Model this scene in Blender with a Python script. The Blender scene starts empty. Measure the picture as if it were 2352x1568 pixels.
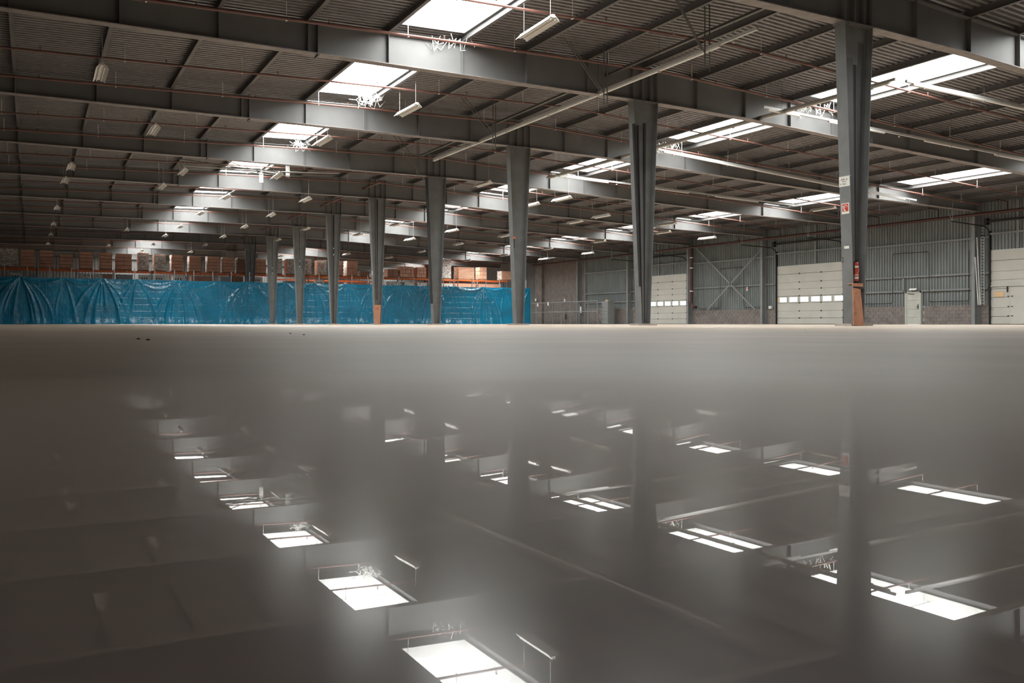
import bpy, math, random
from math import sin, cos, pi, atan, sqrt, exp, atan2, radians
from mathutils import Vector, noise as mnoise

# ------------------------------------------------------------------ camera, light, exposure
scene = bpy.context.scene
col = scene.collection
FPX, IMG_W, IMG_H, HORIZON, CAM_H = 2014.0, 2352.0, 1568.0, 743.0, 0.05
YAW = atan(1104.0 / FPX)
cam_data = bpy.data.cameras.new('camera')
cam_data.sensor_fit = 'HORIZONTAL'
cam_data.sensor_width = 36.0
cam_data.lens = 36.0 * FPX / IMG_W
cam_data.shift_y = -(IMG_H / 2 - HORIZON) / IMG_W
cam_data.clip_start = 0.01
cam_data.clip_end = 400
cam = bpy.data.objects.new('camera', cam_data)
cam.location = (0, 0, CAM_H)
cam.rotation_euler = (pi / 2, 0, -YAW)
col.objects.link(cam)
scene.camera = cam

world = bpy.data.worlds.new('overcast_sky')
scene.world = world
world.use_nodes = True
bg = world.node_tree.nodes['Background']
bg.inputs['Color'].default_value = (0.85, 0.93, 1.0, 1)
bg.inputs['Strength'].default_value = 1.0

SKY_PANE = 23.5          # daylight glowing through the roof lights
DOOR_PANE = 2.6          # daylight in the door windows
scene.view_settings.view_transform = 'Standard'
scene.view_settings.look = 'None'
scene.view_settings.gamma = 1.0
scene.view_settings.use_curve_mapping = False
scene.view_settings.exposure = 0.0
scene.cycles.use_denoising = True
scene.cycles.max_bounces = 6
scene.cycles.diffuse_bounces = 4
scene.cycles.glossy_bounces = 3
scene.cycles.transparent_max_bounces = 6
scene.cycles.use_adaptive_sampling = True
scene.cycles.adaptive_threshold = 0.1
scene.cycles.sample_clamp_indirect = 8.0

random.seed(7)
R = random.Random(11)

# ------------------------------------------------------------------ layout numbers
ROW = 16.75                     # X of the column row (ridge)
PIT = 2.08
PXL = [16.75, 14.62, 12.50, 10.45, 8.30, 6.14, 3.96, 1.77, -.43, -2.6, -4.8, -7.0, -9.2, -11.4]
def px_(n): return PXL[-n] if n <= 0 else 16.75 + n * 2.08
#                     # purlin spacing
def FY(k): return 14.04 + (k - 1) * 8.0
Y_FRONT, Y_BACK = -10.0, 102.3
X_LEFT, X_RIGHT = -12.4, 46.1
def ztop(x):                    # top of the roof beams
    return 8.0 - (0.031 * (ROW - x) if x < ROW else 0.045 * (x - ROW))
PDEP = 0.19
def zdeck(x): return ztop(x) + PDEP
def lerp_tab(tab, x):
    for (x0, y0), (x1, y1) in zip(tab, tab[1:]):
        if x <= x1:
            t = (x - x0) / (x1 - x0)
            return y0 + t * (y1 - y0)
    return tab[-1][1]
ZBOT = [(-12.5, 6.60), (-4, 6.86), (4, 6.90), (12, 6.93), (16.3, 6.96), (17.3, 6.96), (21, 6.90),
        (25.4, 6.72), (36.7, 6.35), (46.1, 6.20)]
def zbot(x): return lerp_tab(ZBOT, x)

# pixel helpers used once, to put measured things at real places
SN, CS = sin(YAW), cos(YAW)
def ray(x, y):
    t = (x - IMG_W / 2) / FPX
    return (SN + t * CS, CS - t * SN, (HORIZON - y) / FPX)
def on_y(x, y, Y):
    r = ray(x, y); k = Y / r[1]
    return k * r[0], CAM_H + k * r[2]
def on_x(x, y, X):
    r = ray(x, y); k = X / r[0]
    return k * r[1], CAM_H + k * r[2]
def on_z(x, y, Z):
    r = ray(x, y); k = (Z - CAM_H) / r[2]
    return k * r[0], k * r[1]

# ------------------------------------------------------------------ materials
def new_mat(name):
    m = bpy.data.materials.new(name); m.use_nodes = True
    nt = m.node_tree
    return m, nt, nt.nodes['Principled BSDF']

def mat(name, color, rough=0.6, metal=0.0, var=0.12, scale=3.0, bump=0.0, bscale=40.0, spec=0.5, stretch=(1, 1, 1)):
    m, nt, b = new_mat(name)
    N, L = nt.nodes, nt.links
    b.inputs['Roughness'].default_value = rough
    b.inputs['Metallic'].default_value = metal
    b.inputs['Specular IOR Level'].default_value = spec
    geo = N.new('ShaderNodeNewGeometry')
    mp = N.new('ShaderNodeMapping'); mp.inputs['Scale'].default_value = stretch
    L.new(geo.outputs['Position'], mp.inputs['Vector'])
    if var > 0:
        nz = N.new('ShaderNodeTexNoise'); nz.inputs['Scale'].default_value = scale; nz.inputs['Detail'].default_value = 5
        L.new(mp.outputs['Vector'], nz.inputs['Vector'])
        mr = N.new('ShaderNodeMapRange')
        mr.inputs['From Min'].default_value = 0.3; mr.inputs['From Max'].default_value = 0.7
        mr.inputs['To Min'].default_value = 1 - var; mr.inputs['To Max'].default_value = 1 + var
        L.new(nz.outputs['Fac'], mr.inputs['Value'])
        vm = N.new('ShaderNodeVectorMath'); vm.operation = 'SCALE'
        vm.inputs[0].default_value = color
        L.new(mr.outputs['Result'], vm.inputs['Scale'])
        L.new(vm.outputs['Vector'], b.inputs['Base Color'])
    else:
        b.inputs['Base Color'].default_value = (*color, 1)
    if bump > 0:
        nb = N.new('ShaderNodeTexNoise'); nb.inputs['Scale'].default_value = bscale; nb.inputs['Detail'].default_value = 4
        L.new(mp.outputs['Vector'], nb.inputs['Vector'])
        bp = N.new('ShaderNodeBump'); bp.inputs['Strength'].default_value = bump; bp.inputs['Distance'].default_value = 0.02
        L.new(nb.outputs['Fac'], bp.inputs['Height'])
        L.new(bp.outputs['Normal'], b.inputs['Normal'])
    return m

def emit_mat(name, color, strength):
    m = bpy.data.materials.new(name); m.use_nodes = True
    nt = m.node_tree; nt.nodes.clear()
    e = nt.nodes.new('ShaderNodeEmission'); o = nt.nodes.new('ShaderNodeOutputMaterial')
    e.inputs['Color'].default_value = (*color, 1); e.inputs['Strength'].default_value = strength
    nt.links.new(e.outputs[0], o.inputs['Surface'])
    return m

def floor_mat():
    m, nt, b = new_mat('floor_concrete')
    N, L = nt.nodes, nt.links
    geo = N.new('ShaderNodeNewGeometry')
    # dry dusty concrete
    mp = N.new('ShaderNodeMapping'); mp.inputs['Scale'].default_value = (1, 1, 1)
    L.new(geo.outputs['Position'], mp.inputs['Vector'])
    n1 = N.new('ShaderNodeTexNoise'); n1.inputs['Scale'].default_value = 0.35; n1.inputs['Detail'].default_value = 8
    n2 = N.new('ShaderNodeTexNoise'); n2.inputs['Scale'].default_value = 2.2; n2.inputs['Detail'].default_value = 5
    L.new(mp.outputs['Vector'], n1.inputs['Vector']); L.new(mp.outputs['Vector'], n2.inputs['Vector'])
    ad = N.new('ShaderNodeMath'); ad.operation = 'ADD'
    L.new(n1.outputs['Fac'], ad.inputs[0]); L.new(n2.outputs['Fac'], ad.inputs[1])
    cr = N.new('ShaderNodeValToRGB')
    cr.color_ramp.elements[0].position = 0.34; cr.color_ramp.elements[0].color = (0.31, 0.245, 0.185, 1)
    cr.color_ramp.elements[1].position = 0.66; cr.color_ramp.elements[1].color = (0.45, 0.36, 0.275, 1)
    hf = N.new('ShaderNodeMath'); hf.operation = 'MULTIPLY'; hf.inputs[1].default_value = 0.5
    L.new(ad.outputs[0], hf.inputs[0]); L.new(hf.outputs[0], cr.inputs['Fac'])
    L.new(cr.outputs['Color'], b.inputs['Base Color'])
    b.inputs['Roughness'].default_value = 0.45
    b.inputs['IOR'].default_value = 1.75
    b.inputs['Specular Tint'].default_value = (1.0, 0.92, 0.83, 1)
    # wet, dark and polished patch round the spot where the camera lies
    dv = N.new('ShaderNodeVectorMath'); dv.operation = 'SUBTRACT'; dv.inputs[1].default_value = (0.0, 0.0, 0.0)
    L.new(geo.outputs['Position'], dv.inputs[0])
    ln = N.new('ShaderNodeVectorMath'); ln.operation = 'LENGTH'
    L.new(dv.outputs['Vector'], ln.inputs[0])
    n3 = N.new('ShaderNodeTexNoise'); n3.inputs['Scale'].default_value = 2.6; n3.inputs['Detail'].default_value = 4
    L.new(geo.outputs['Position'], n3.inputs['Vector'])
    sc = N.new('ShaderNodeMath'); sc.operation = 'MULTIPLY_ADD'; sc.inputs[1].default_value = 0.5; sc.inputs[2].default_value = -0.25
    L.new(n3.outputs['Fac'], sc.inputs[0])
    pr = N.new('ShaderNodeMath'); pr.operation = 'MULTIPLY'
    L.new(sc.outputs[0], pr.inputs[0]); L.new(ln.outputs['Value'], pr.inputs[1])
    dd = N.new('ShaderNodeMath'); dd.operation = 'ADD'
    L.new(ln.outputs['Value'], dd.inputs[0]); L.new(pr.outputs[0], dd.inputs[1])
    def mrange(a, bb, c, d, smooth=True):
        q = N.new('ShaderNodeMapRange')
        if smooth: q.interpolation_type = 'SMOOTHSTEP'
        for i, v in zip(('From Min', 'From Max', 'To Min', 'To Max'), (a, bb, c, d)): q.inputs[i].default_value = v
        L.new(dd.outputs[0], q.inputs['Value'])
        return q.outputs['Result']
    wet = N.new('ShaderNodeBsdfPrincipled')
    wet.inputs['Base Color'].default_value = (0.235, 0.182, 0.168, 1)
    wet.inputs['IOR'].default_value = 1.5
    L.new(mrange(0.30, 1.2, 0.006, 0.07), wet.inputs['Roughness'])
    haze = N.new('ShaderNodeBsdfPrincipled')
    haze.inputs['Base Color'].default_value = (0.235, 0.182, 0.168, 1)
    haze.inputs['Roughness'].default_value = 0.19
    mh = N.new('ShaderNodeMixShader'); mh.inputs['Fac'].default_value = 0.36
    L.new(wet.outputs[0], mh.inputs[1]); L.new(haze.outputs[0], mh.inputs[2])
    dull = N.new('ShaderNodeBsdfPrincipled')       # pale diffuse and sheen put in for haze and glare over the reflection
    dull.inputs['Base Color'].default_value = (0.78, 0.64, 0.56, 1)
    dull.inputs['Roughness'].default_value = 0.55
    dull.inputs['Sheen Weight'].default_value = 0.9; dull.inputs['Sheen Tint'].default_value = (1.0, 0.86, 0.74, 1)
    m1 = N.new('ShaderNodeMixShader')
    L.new(mrange(0.10, 0.95, 0.10, 0.95, False), m1.inputs['Fac'])
    L.new(mh.outputs[0], m1.inputs[1]); L.new(dull.outputs[0], m1.inputs[2])
    mx = N.new('ShaderNodeMixShader')
    L.new(mrange(0.14, 0.92, 0.0, 1.0, False), mx.inputs['Fac'])
    L.new(m1.outputs[0], mx.inputs[1]); L.new(b.outputs[0], mx.inputs[2])
    L.new(mx.outputs[0], N['Material Output'].inputs['Surface'])
    return m

def tarp_mat():
    m = mat('blue_tarpaulin', (0.003, 0.135, 0.245), rough=0.20, var=0.18, scale=0.7, spec=0.6)
    nt = m.node_tree; N, L = nt.nodes, nt.links
    b = N['Principled BSDF']
    geo = N.new('ShaderNodeNewGeometry')
    sx = N.new('ShaderNodeSeparateXYZ'); L.new(geo.outputs['Position'], sx.inputs[0])
    cb = N.new('ShaderNodeCombineXYZ'); L.new(sx.outputs['X'], cb.inputs['X']); L.new(sx.outputs['Z'], cb.inputs['Y'])
    br = N.new('ShaderNodeTexBrick')
    br.offset = 0.0
    br.inputs['Scale'].default_value = 1.0
    br.inputs['Brick Width'].default_value = 0.47; br.inputs['Row Height'].default_value = 0.50
    br.inputs['Mortar Size'].default_value = 0.025; br.inputs['Mortar Smooth'].default_value = 1.0
    L.new(cb.outputs[0], br.inputs['Vector'])
    nz = N.new('ShaderNodeTexNoise'); nz.inputs['Scale'].default_value = 5.0; nz.inputs['Detail'].default_value = 5
    L.new(cb.outputs[0], nz.inputs['Vector'])
    ma = N.new('ShaderNodeMath'); ma.operation = 'MULTIPLY_ADD'; ma.inputs[1].default_value = 0.35
    L.new(br.outputs['Fac'], ma.inputs[0]); L.new(nz.outputs['Fac'], ma.inputs[2])
    bp = N.new('ShaderNodeBump'); bp.inputs['Strength'].default_value = 0.55; bp.inputs['Distance'].default_value = 0.05
    L.new(ma.outputs[0], bp.inputs['Height']); L.new(bp.outputs['Normal'], b.inputs['Normal'])
    return m

def film_mat():
    m = bpy.data.materials.new('stretch_film'); m.use_nodes = True
    nt = m.node_tree; N, L = nt.nodes, nt.links
    b = N['Principled BSDF']
    b.inputs['Base Color'].default_value = (0.80, 0.77, 0.73, 1); b.inputs['Roughness'].default_value = 0.22
    geo = N.new('ShaderNodeNewGeometry')
    mp = N.new('ShaderNodeMapping'); mp.inputs['Scale'].default_value = (2.0, 2.0, 7.0); L.new(geo.outputs['Position'], mp.inputs[0])
    nz = N.new('ShaderNodeTexNoise'); nz.inputs['Scale'].default_value = 2.0; nz.inputs['Detail'].default_value = 6
    L.new(mp.outputs[0], nz.inputs[0])
    cr = N.new('ShaderNodeValToRGB'); cr.color_ramp.elements[0].position = 0.36; cr.color_ramp.elements[1].position = 0.56
    L.new(nz.outputs['Fac'], cr.inputs[0])
    t = N.new('ShaderNodeBsdfTransparent'); mx = N.new('ShaderNodeMixShader')
    L.new(cr.outputs[0], mx.inputs['Fac']); L.new(t.outputs[0], mx.inputs[1]); L.new(b.outputs[0], mx.inputs[2])
    L.new(mx.outputs[0], N['Material Output'].inputs['Surface'])
    bp = N.new('ShaderNodeBump'); bp.inputs['Distance'].default_value = 0.05; L.new(nz.outputs['Fac'], bp.inputs['Height'])
    L.new(bp.outputs[0], b.inputs['Normal'])
    return m

M = {}
M['floor'] = floor_mat()
M['steel'] = mat('grey_painted_steel', (0.155, 0.155, 0.154), 0.6, var=0.10, scale=1.2)
M['column'] = mat('column_grey_paint', (0.165, 0.172, 0.174), 0.5, var=0.14, scale=2.5)
M['purlin'] = mat('purlin_grey', (0.115, 0.110, 0.110), 0.55, var=0.08)
M['deck'] = mat('roof_deck_galvanised', (0.200, 0.192, 0.194), 0.45, metal=0.1, var=0.18, scale=5.0, bump=0.25, bscale=30)
M['flange_brown'] = mat('flange_brown_grey', (0.215, 0.192, 0.186), 0.6, var=0.2, scale=4)  # lighter and browner than the web and top flange
M['pipe'] = mat('sprinkler_red_brown', (0.15, 0.064, 0.050), 0.5, var=0.15)
M['hose_red'] = mat('riser_dark_red', (0.060, 0.017, 0.015), 0.5, var=0.15)
M['pane'] = emit_mat('roof_light_daylight', (0.985, 1.0, 0.975), SKY_PANE)
M['kerb'] = mat('kerb_off_white', (0.62, 0.62, 0.60), 0.6, var=0.08)
M['white'] = mat('white_enamel', (0.70, 0.69, 0.66), 0.4, var=0.06)
M['tube'] = mat('unlit_tube_white', (0.75, 0.74, 0.72), 0.25, var=0.0)
M['galv'] = mat('galvanised_rail', (0.45, 0.45, 0.44), 0.4, metal=0.2, var=0.12, scale=20)
M['wire'] = mat('dark_wire', (0.10, 0.095, 0.09), 0.5, var=0.0)
M['black'] = mat('black_rubber', (0.012, 0.011, 0.011), 0.6, var=0.0)
M['tarp'] = tarp_mat()
M['carton'] = mat('brown_cardboard', (0.72, 0.385, 0.26), 0.75, var=0.13, scale=2.0)
M['carton_dark'] = mat('dark_brown_cardboard', (0.40, 0.215, 0.145), 0.75, var=0.13, scale=2.0)
M['film'] = film_mat()
M['wood'] = mat('pallet_wood', (0.30, 0.17, 0.10), 0.8, var=0.2, scale=6)
M['orange'] = mat('rack_orange', (0.80, 0.17, 0.035), 0.45, var=0.1)
M['rack_grey'] = mat('rack_grey', (0.30, 0.30, 0.31), 0.5, var=0.1)
M['rack_blue'] = mat('rack_blue', (0.03, 0.13, 0.22), 0.5, var=0.1)
M['clad'] = mat('wall_cladding_grey', (0.170, 0.188, 0.190), 0.5, var=0.14, scale=1.5, stretch=(1, 1, 0.4))
M['clad_back'] = mat('back_wall_cladding', (0.16, 0.16, 0.16), 0.6, var=0.1)
M['girt'] = mat('girt_grey', (0.19, 0.20, 0.206), 0.5, var=0.1)
M['block'] = mat('concrete_block', (0.180, 0.158, 0.148), 0.85, var=0.25, scale=2.0, bump=0.4, bscale=50)
M['mortar'] = mat('block_mortar', (0.42, 0.375, 0.335), 0.9, var=0.1)
M['door'] = mat('sectional_door_cream', (0.47, 0.465, 0.43), 0.5, var=0.06, scale=1.0)
M['door_dark'] = mat('door_joint_grey', (0.16, 0.16, 0.15), 0.6, var=0.0)
M['door_pane'] = emit_mat('door_window_daylight', (0.90, 0.98, 1.0), DOOR_PANE)
M['ped'] = mat('grey_cream_door', (0.44, 0.45, 0.41), 0.5, var=0.08, scale=4)
M['plywood'] = mat('orange_plywood', (0.50, 0.235, 0.14), 0.65, var=0.2, scale=5, stretch=(4, 4, 0.7))
M['red'] = mat('signal_red', (0.50, 0.055, 0.035), 0.4, var=0.0)
M['signwhite'] = mat('sign_white', (0.72, 0.71, 0.66), 0.5, var=0.03)
M['ink'] = mat('sign_ink', (0.10, 0.10, 0.095), 0.6, var=0.0)
M['cream'] = mat('sticker_tan', (0.60, 0.42, 0.24), 0.6, var=0.05)
M['plinth'] = mat('plinth_concrete', (0.42, 0.36, 0.33), 0.85, var=0.15, scale=6)
M['cabinet'] = mat('cabinet_grey', (0.20, 0.21, 0.21), 0.45, var=0.08)
M['strand'] = mat('torn_film_white', (0.60, 0.59, 0.56), 0.5, var=0.0)

# ------------------------------------------------------------------ mesh helpers
class MB:
    def __init__(self): self.v = []; self.f = []; self.mi = []
    def quad(self, a, b, c, d):
        n = len(self.v); self.v += [a, b, c, d]; self.f.append((n, n + 1, n + 2, n + 3))
        return self
    def box(self, x0, x1, y0, y1, z0, z1):
        return self.hexa([(x0, y0, z0), (x1, y0, z0), (x1, y1, z0), (x0, y1, z0)],
                         [(x0, y0, z1), (x1, y0, z1), (x1, y1, z1), (x0, y1, z1)])
    def hexa(self, lo, hi):
        n = len(self.v); self.v += list(lo) + list(hi)
        for q in ((3, 2, 1, 0), (4, 5, 6, 7), (0, 1, 5, 4), (1, 2, 6, 5), (2, 3, 7, 6), (3, 0, 4, 7)):
            self.f.append(tuple(n + i for i in q))
        return self
    def tube(self, pts, r, seg=6, caps=True):
        pts = [Vector(p) for p in pts]
        n0 = len(self.v)
        for i, p in enumerate(pts):
            if i == 0: t = pts[1] - pts[0]
            elif i == len(pts) - 1: t = pts[-1] - pts[-2]
            else: t = (pts[i + 1] - pts[i]).normalized() + (pts[i] - pts[i - 1]).normalized()
            t.normalize()
            up = Vector((0, 0, 1)) if abs(t.z) < 0.9 else Vector((1, 0, 0))
            a = t.cross(up).normalized(); b = a.cross(t)
            rr = r[i] if isinstance(r, (list, tuple)) else r
            for j in range(seg):
                an = 2 * pi * j / seg
                self.v.append(tuple(p + a * (rr * cos(an)) + b * (rr * sin(an))))
        for i in range(len(pts) - 1):
            for j in range(seg):
                q = n0 + i * seg + j; k = n0 + i * seg + (j + 1) % seg
                self.f.append((q, k, k + seg, q + seg))
        if caps:
            self.f.append(tuple(n0 + j for j in reversed(range(seg))))
            e = n0 + (len(pts) - 1) * seg
            self.f.append(tuple(e + j for j in range(seg)))
        return self
    def lathe(self, prof, seg=14, c=(0, 0, 0)):
        n0 = len(self.v)
        for r, z in prof:
            for j in range(seg):
                an = 2 * pi * j / seg
                self.v.append((c[0] + r * cos(an), c[1] + r * sin(an), c[2] + z))
        for i in range(len(prof) - 1):
            for j in range(seg):
                q = n0 + i * seg + j; k = n0 + i * seg + (j + 1) % seg
                self.f.append((q, k, k + seg, q + seg))
        self.f.append(tuple(n0 + j for j in reversed(range(seg))))
        e = n0 + (len(prof) - 1) * seg
        self.f.append(tuple(e + j for j in range(seg)))
        return self
    def mesh(self, name, m, smooth=False):
        me = bpy.data.meshes.new(name)
        me.from_pydata(self.v, [], self.f)
        me.materials.append(M[m] if isinstance(m, str) else m)
        if smooth: me.polygons.foreach_set('use_smooth', [True] * len(me.polygons))
        me.update()
        return me
    def build(self, name, m, parent=None, smooth=False, loc=None):
        o = bpy.data.objects.new(name, self.mesh(name, m, smooth)); col.objects.link(o)
        if parent is not None: o.parent = parent
        if loc is not None: o.location = loc
        return o

def obj(name, me, parent=None, loc=None):
    o = bpy.data.objects.new(name, me); col.objects.link(o)
    if parent is not None: o.parent = parent
    if loc is not None: o.location = loc
    return o
def empty(name, loc=(0, 0, 0)):
    o = bpy.data.objects.new(name, None); o.empty_display_size = 0.2; o.location = loc; col.objects.link(o); return o
def tag(o, label, cat, group=None, kind=None):
    o['label'] = label; o['category'] = cat
    if group: o['group'] = group
    if kind: o['kind'] = kind
    return o
def copy_tree(o, parent=None):
    c = o.copy(); col.objects.link(c)
    if parent is not None: c.parent = parent
    for ch in o.children: copy_tree(ch, c)
    return c
ORD = ['zeroth', 'first', 'second', 'third', 'fourth', 'fifth', 'sixth', 'seventh', 'eighth', 'ninth', 'tenth', 'eleventh',
       'twelfth', 'thirteenth', 'fourteenth', 'fifteenth', 'sixteenth', 'seventeenth', 'eighteenth', 'nineteenth', 'twentieth']

# ================================================================== FLOOR
def hump(d):                    # the slab falls very slightly away from the camera spot
    t0, d0, d1 = 0.0112, 0.25, 0.56
    if d >= d1: return 0.0
    if d >= d0:
        u = (d1 - d) / (d1 - d0); return t0 * (d1 - d0) * (u * u * u - 0.5 * u ** 4)
    return t0 * (d1 - d0) * 0.5 + t0 * (d0 - d)
radii = [0.02 + 0.02 * i for i in range(30)] + [0.65, 0.75, 0.9, 1.1, 1.4, 1.8, 2.4, 3.2]
x0, x1, y0, y1 = X_LEFT, X_RIGHT + 0.1, Y_FRONT, Y_BACK + 0.1
angs = [2 * pi * i / 96 for i in range(96)] + [atan2(y, x) % (2 * pi) for x in (x0, x1) for y in (y0, y1)]
angs.sort()
fl = MB(); fl.v.append((0, 0, hump(0)))
nA = len(angs)
for r in radii:
    for a in angs: fl.v.append((r * cos(a), r * sin(a), hump(r)))
for r in (1e9,):
    for a in angs:
        cx, cy = cos(a), sin(a); k = 1e9
        if cx > 1e-9: k = min(k, x1 / cx)
        if cx < -1e-9: k = min(k, x0 / cx)
        if cy > 1e-9: k = min(k, y1 / cy)
        if cy < -1e-9: k = min(k, y0 / cy)
        fl.v.append((k * cx, k * cy, 0))
for j in range(nA): fl.f.append((0, 1 + j, 1 + (j + 1) % nA))
for i in range(len(radii)):
    for j in range(nA):
        a = 1 + i * nA + j; b = 1 + i * nA + (j + 1) % nA
        fl.f.append((a, a + nA, b + nA, b))
o = fl.build('floor', 'floor', smooth=True)
tag(o, 'grey-brown concrete warehouse floor, wet and mirror-like near the camera', 'floor', kind='structure')

# ================================================================== ROOF DECK, SKYLIGHTS
ROWS = {'L': (8.30, 10.45), 'R': (ROW + 3 * PIT, ROW + 4 * PIT), 'W': (ROW + 10 * PIT, ROW + 11 * PIT)}
SKY = {}
for k in range(0, 12):
    for rname in 'LRW':
        if k == 8 and rname in 'LR': continue
        ya, yb = FY(k) + 0.55, FY(k + 1) - 0.5
        if rname == 'L' and k == 2: yb = 29.3
        if rname == 'L' and k == 1: yb = 21.65
        if rname == 'L' and k == 4: ya = FY(4) + 2.2
        if rname == 'R' and k == 2: yb = 29.2
        if k == 11: yb = FY(12) - 1.2
        SKY[(k, rname)] = (ya, yb)

def deck_strip(mb, xa, xb, ya, yb):
    n = max(1, int((xb - xa) / 2.2))
    for i in range(n): deck_piece(mb, xa + (xb - xa) * i / n, xa + (xb - xa) * (i + 1) / n, ya, yb)
def deck_piece(mb, xa, xb, ya, yb):
    if yb - ya < 0.05 or xb - xa < 0.02: return
    p = 0.20
    prof = []
    n = int((yb - ya) / p) + 2
    y = math.floor(ya / p) * p
    pts = []
    for i in range(n + 2):
        b = y + i * p
        pts += [(b, 0.0), (b + 0.085, 0.0), (b + 0.100, 0.07), (b + 0.185, 0.07)]
    pts = [q for q in pts if ya <= q[0] <= yb]
    if not pts: return
    if pts[0][0] > ya + 1e-6: pts.insert(0, (ya, pts[0][1]))
    if pts[-1][0] < yb - 1e-6: pts.append((yb, pts[-1][1]))
    n0 = len(mb.v)
    for (yy, h) in pts:
        mb.v.append((xa, yy, zdeck(xa) + h)); mb.v.append((xb, yy, zdeck(xb) + h))
    for i in range(len(pts) - 1):
        q = n0 + 2 * i; mb.f.append((q, q + 1, q + 3, q + 2))

ceil = empty('ceiling', (ROW, 40, 8.2))
tag(ceil, 'dark ribbed steel roof deck over the whole hall', 'ceiling', kind='structure')
ylist = [Y_FRONT] + [FY(k) for k in range(0, 12)] + [Y_BACK]
for i in range(len(ylist) - 1):
    ya, yb = ylist[i], ylist[i + 1]; k = i - 1 if i > 0 else -1
    kk = i - 1
    mb = MB()
    xs = [X_LEFT, ROWS['L'][0] + .06, ROWS['L'][1] - .06, ROW, ROWS['R'][0] + .06, ROWS['R'][1] - .06, ROWS['W'][0] + .06, ROWS['W'][1] - .06, X_RIGHT + 0.1]
    for j in range(len(xs) - 1):
        rn = {1: 'L', 4: 'R', 6: 'W'}.get(j)
        hole = SKY.get((kk, rn)) if rn else None
        if hole:
            deck_strip(mb, xs[j], xs[j + 1], ya, hole[0]); deck_strip(mb, xs[j], xs[j + 1], hole[1], yb)
        else:
            deck_strip(mb, xs[j], xs[j + 1], ya, yb)
    o = mb.build('roof_sheet', 'deck'); o.parent = ceil
    o.matrix_parent_inverse = ceil.matrix_world.inverted() if False else o.matrix_parent_inverse
    o.location = (-ROW, -40, -8.2)

rowtext = {'L': 'over the aisle left of the columns', 'R': 'just right of the column row', 'W': 'nearest the loading-door wall'}
for (k, rn), (ya, yb) in SKY.items():
    xa, xb = ROWS[rn]; xa += .06; xb -= .06
    xm = (xa + xb) / 2
    t = empty('skylight', (xm, (ya + yb) / 2, zdeck(xm)))
    n = k + (0 if not (k > 8 and rn in 'LR') else -1)
    tag(t, f'bright roof light {rowtext[rn]}, {ORD[n] if n else "nearest, overhead"}{" back from the camera" if n else " by the camera"}', 'skylight', 'skylights ' + rowtext[rn])
    H = 0.30
    dx, dy, dz = -xm, -(ya + yb) / 2, -zdeck(xm)
    def P(x, y, h): return (x + dx, y + dy, zdeck(x) + h + dz)
    w = 0.03
    for (a, b, c, d) in ((xa, xa + w, ya, yb), (xb - w, xb, ya, yb), (xa, xb, ya, ya + w), (xa, xb, yb - w, yb)):
        mb = MB(); mb.hexa([P(a, c, -.01), P(b, c, -.01), P(b, d, -.01), P(a, d, -.01)], [P(a, c, H), P(b, c, H), P(b, d, H), P(a, d, H)])
        mb.build('kerb', 'kerb', t)
    mb = MB(); mb.quad(P(xa, ya, H - .005), P(xa, yb, H - .005), P(xb, yb, H - .005), P(xb, ya, H - .005)); mb.build('pane', 'pane', t)
    for q in range(1, 4):
        yy = ya + (yb - ya) * q / 4
        MB().hexa([P(xa, yy - .02, H - .07), P(xb, yy - .02, H - .07), P(xb, yy + .02, H - .07), P(xa, yy + .02, H - .07)],
                  [P(xa, yy - .02, H - .02), P(xb, yy - .02, H - .02), P(xb, yy + .02, H - .02), P(xa, yy + .02, H - .02)]).build('glazing_bar', 'kerb', t)

# ================================================================== ROOF BEAMS
def beam_parts():
    xs = [X_LEFT + 0.2, -8, -4, 0, 4, 8, 12, ROW - 0.5, ROW, ROW + 0.5, 21, 25.4, 30, 36.7, 41, X_RIGHT - 0.45]
    def ribbon(y0, y1, fz0, fz1):
        mb = MB()
        for a, b in zip(xs, xs[1:]):
            mb.hexa([(a, y0, fz0(a)), (b, y0, fz0(b)), (b, y1, fz0(b)), (a, y1, fz0(a))],
                    [(a, y0, fz1(a)), (b, y0, fz1(b)), (b, y1, fz1(b)), (a, y1, fz1(a))])
        return mb
    parts = [('web', ribbon(-.006, .006, lambda x: zbot(x) + .015, lambda x: ztop(x) - .015).mesh('web', 'steel')),
             ('top_flange', ribbon(-.14, .14, lambda x: ztop(x) - .022, lambda x: ztop(x) - .001).mesh('top_flange', 'steel')),
             ('bottom_flange', ribbon(-.15, .15, lambda x: zbot(x), lambda x: zbot(x) + .022).mesh('bottom_flange', 'flange_brown'))]
    for n in list(range(-13, 0)) + list(range(1, 14)):
        x = px_(n)
        if n > 5 and n % 2: continue
        if n < -8 and n % 2: continue
        mb = MB()
        for sgn in (-1, 1):
            a, b = sorted((sgn * .008, sgn * .13))
            mb.box(x - .007, x + .007, a, b, zbot(x) + .022, ztop(x) - .022)
        parts.append(('stiffener', mb.mesh('stiffener', 'steel')))
    for x in (ROW - .46, ROW - .12, ROW + .2, ROW + .46):   # plates over the column head
        mb = MB()
        for sgn in (-1, 1):
            a, b = sorted((sgn * .008, sgn * .14))
            mb.box(x - .01, x + .01, a, b, zbot(x) + .022, ztop(x) - .022)
        parts.append(('stiffener', mb.mesh('stiffener', 'steel')))
    x = ROW - 10.35                                          # bolted splice
    mb = MB().box(x - .02, x + .02, -.15, .15, zbot(x) - .06, ztop(x) + .03)
    parts.append(('splice_plate', mb.mesh('splice_plate', 'steel')))
    return parts
BP = beam_parts()
for k in range(0, 13):
    t = empty('roof_beam', (0, min(FY(k), Y_BACK - .3), 0))
    lab = 'nearest, out of view overhead' if k == 0 else f'{ORD[k]} back from the camera'
    tag(t, f'long tapered grey steel roof beam, {lab}', 'beam', 'roof beams across the hall')
    for nm, me in BP: obj(nm, me, t)

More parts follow.
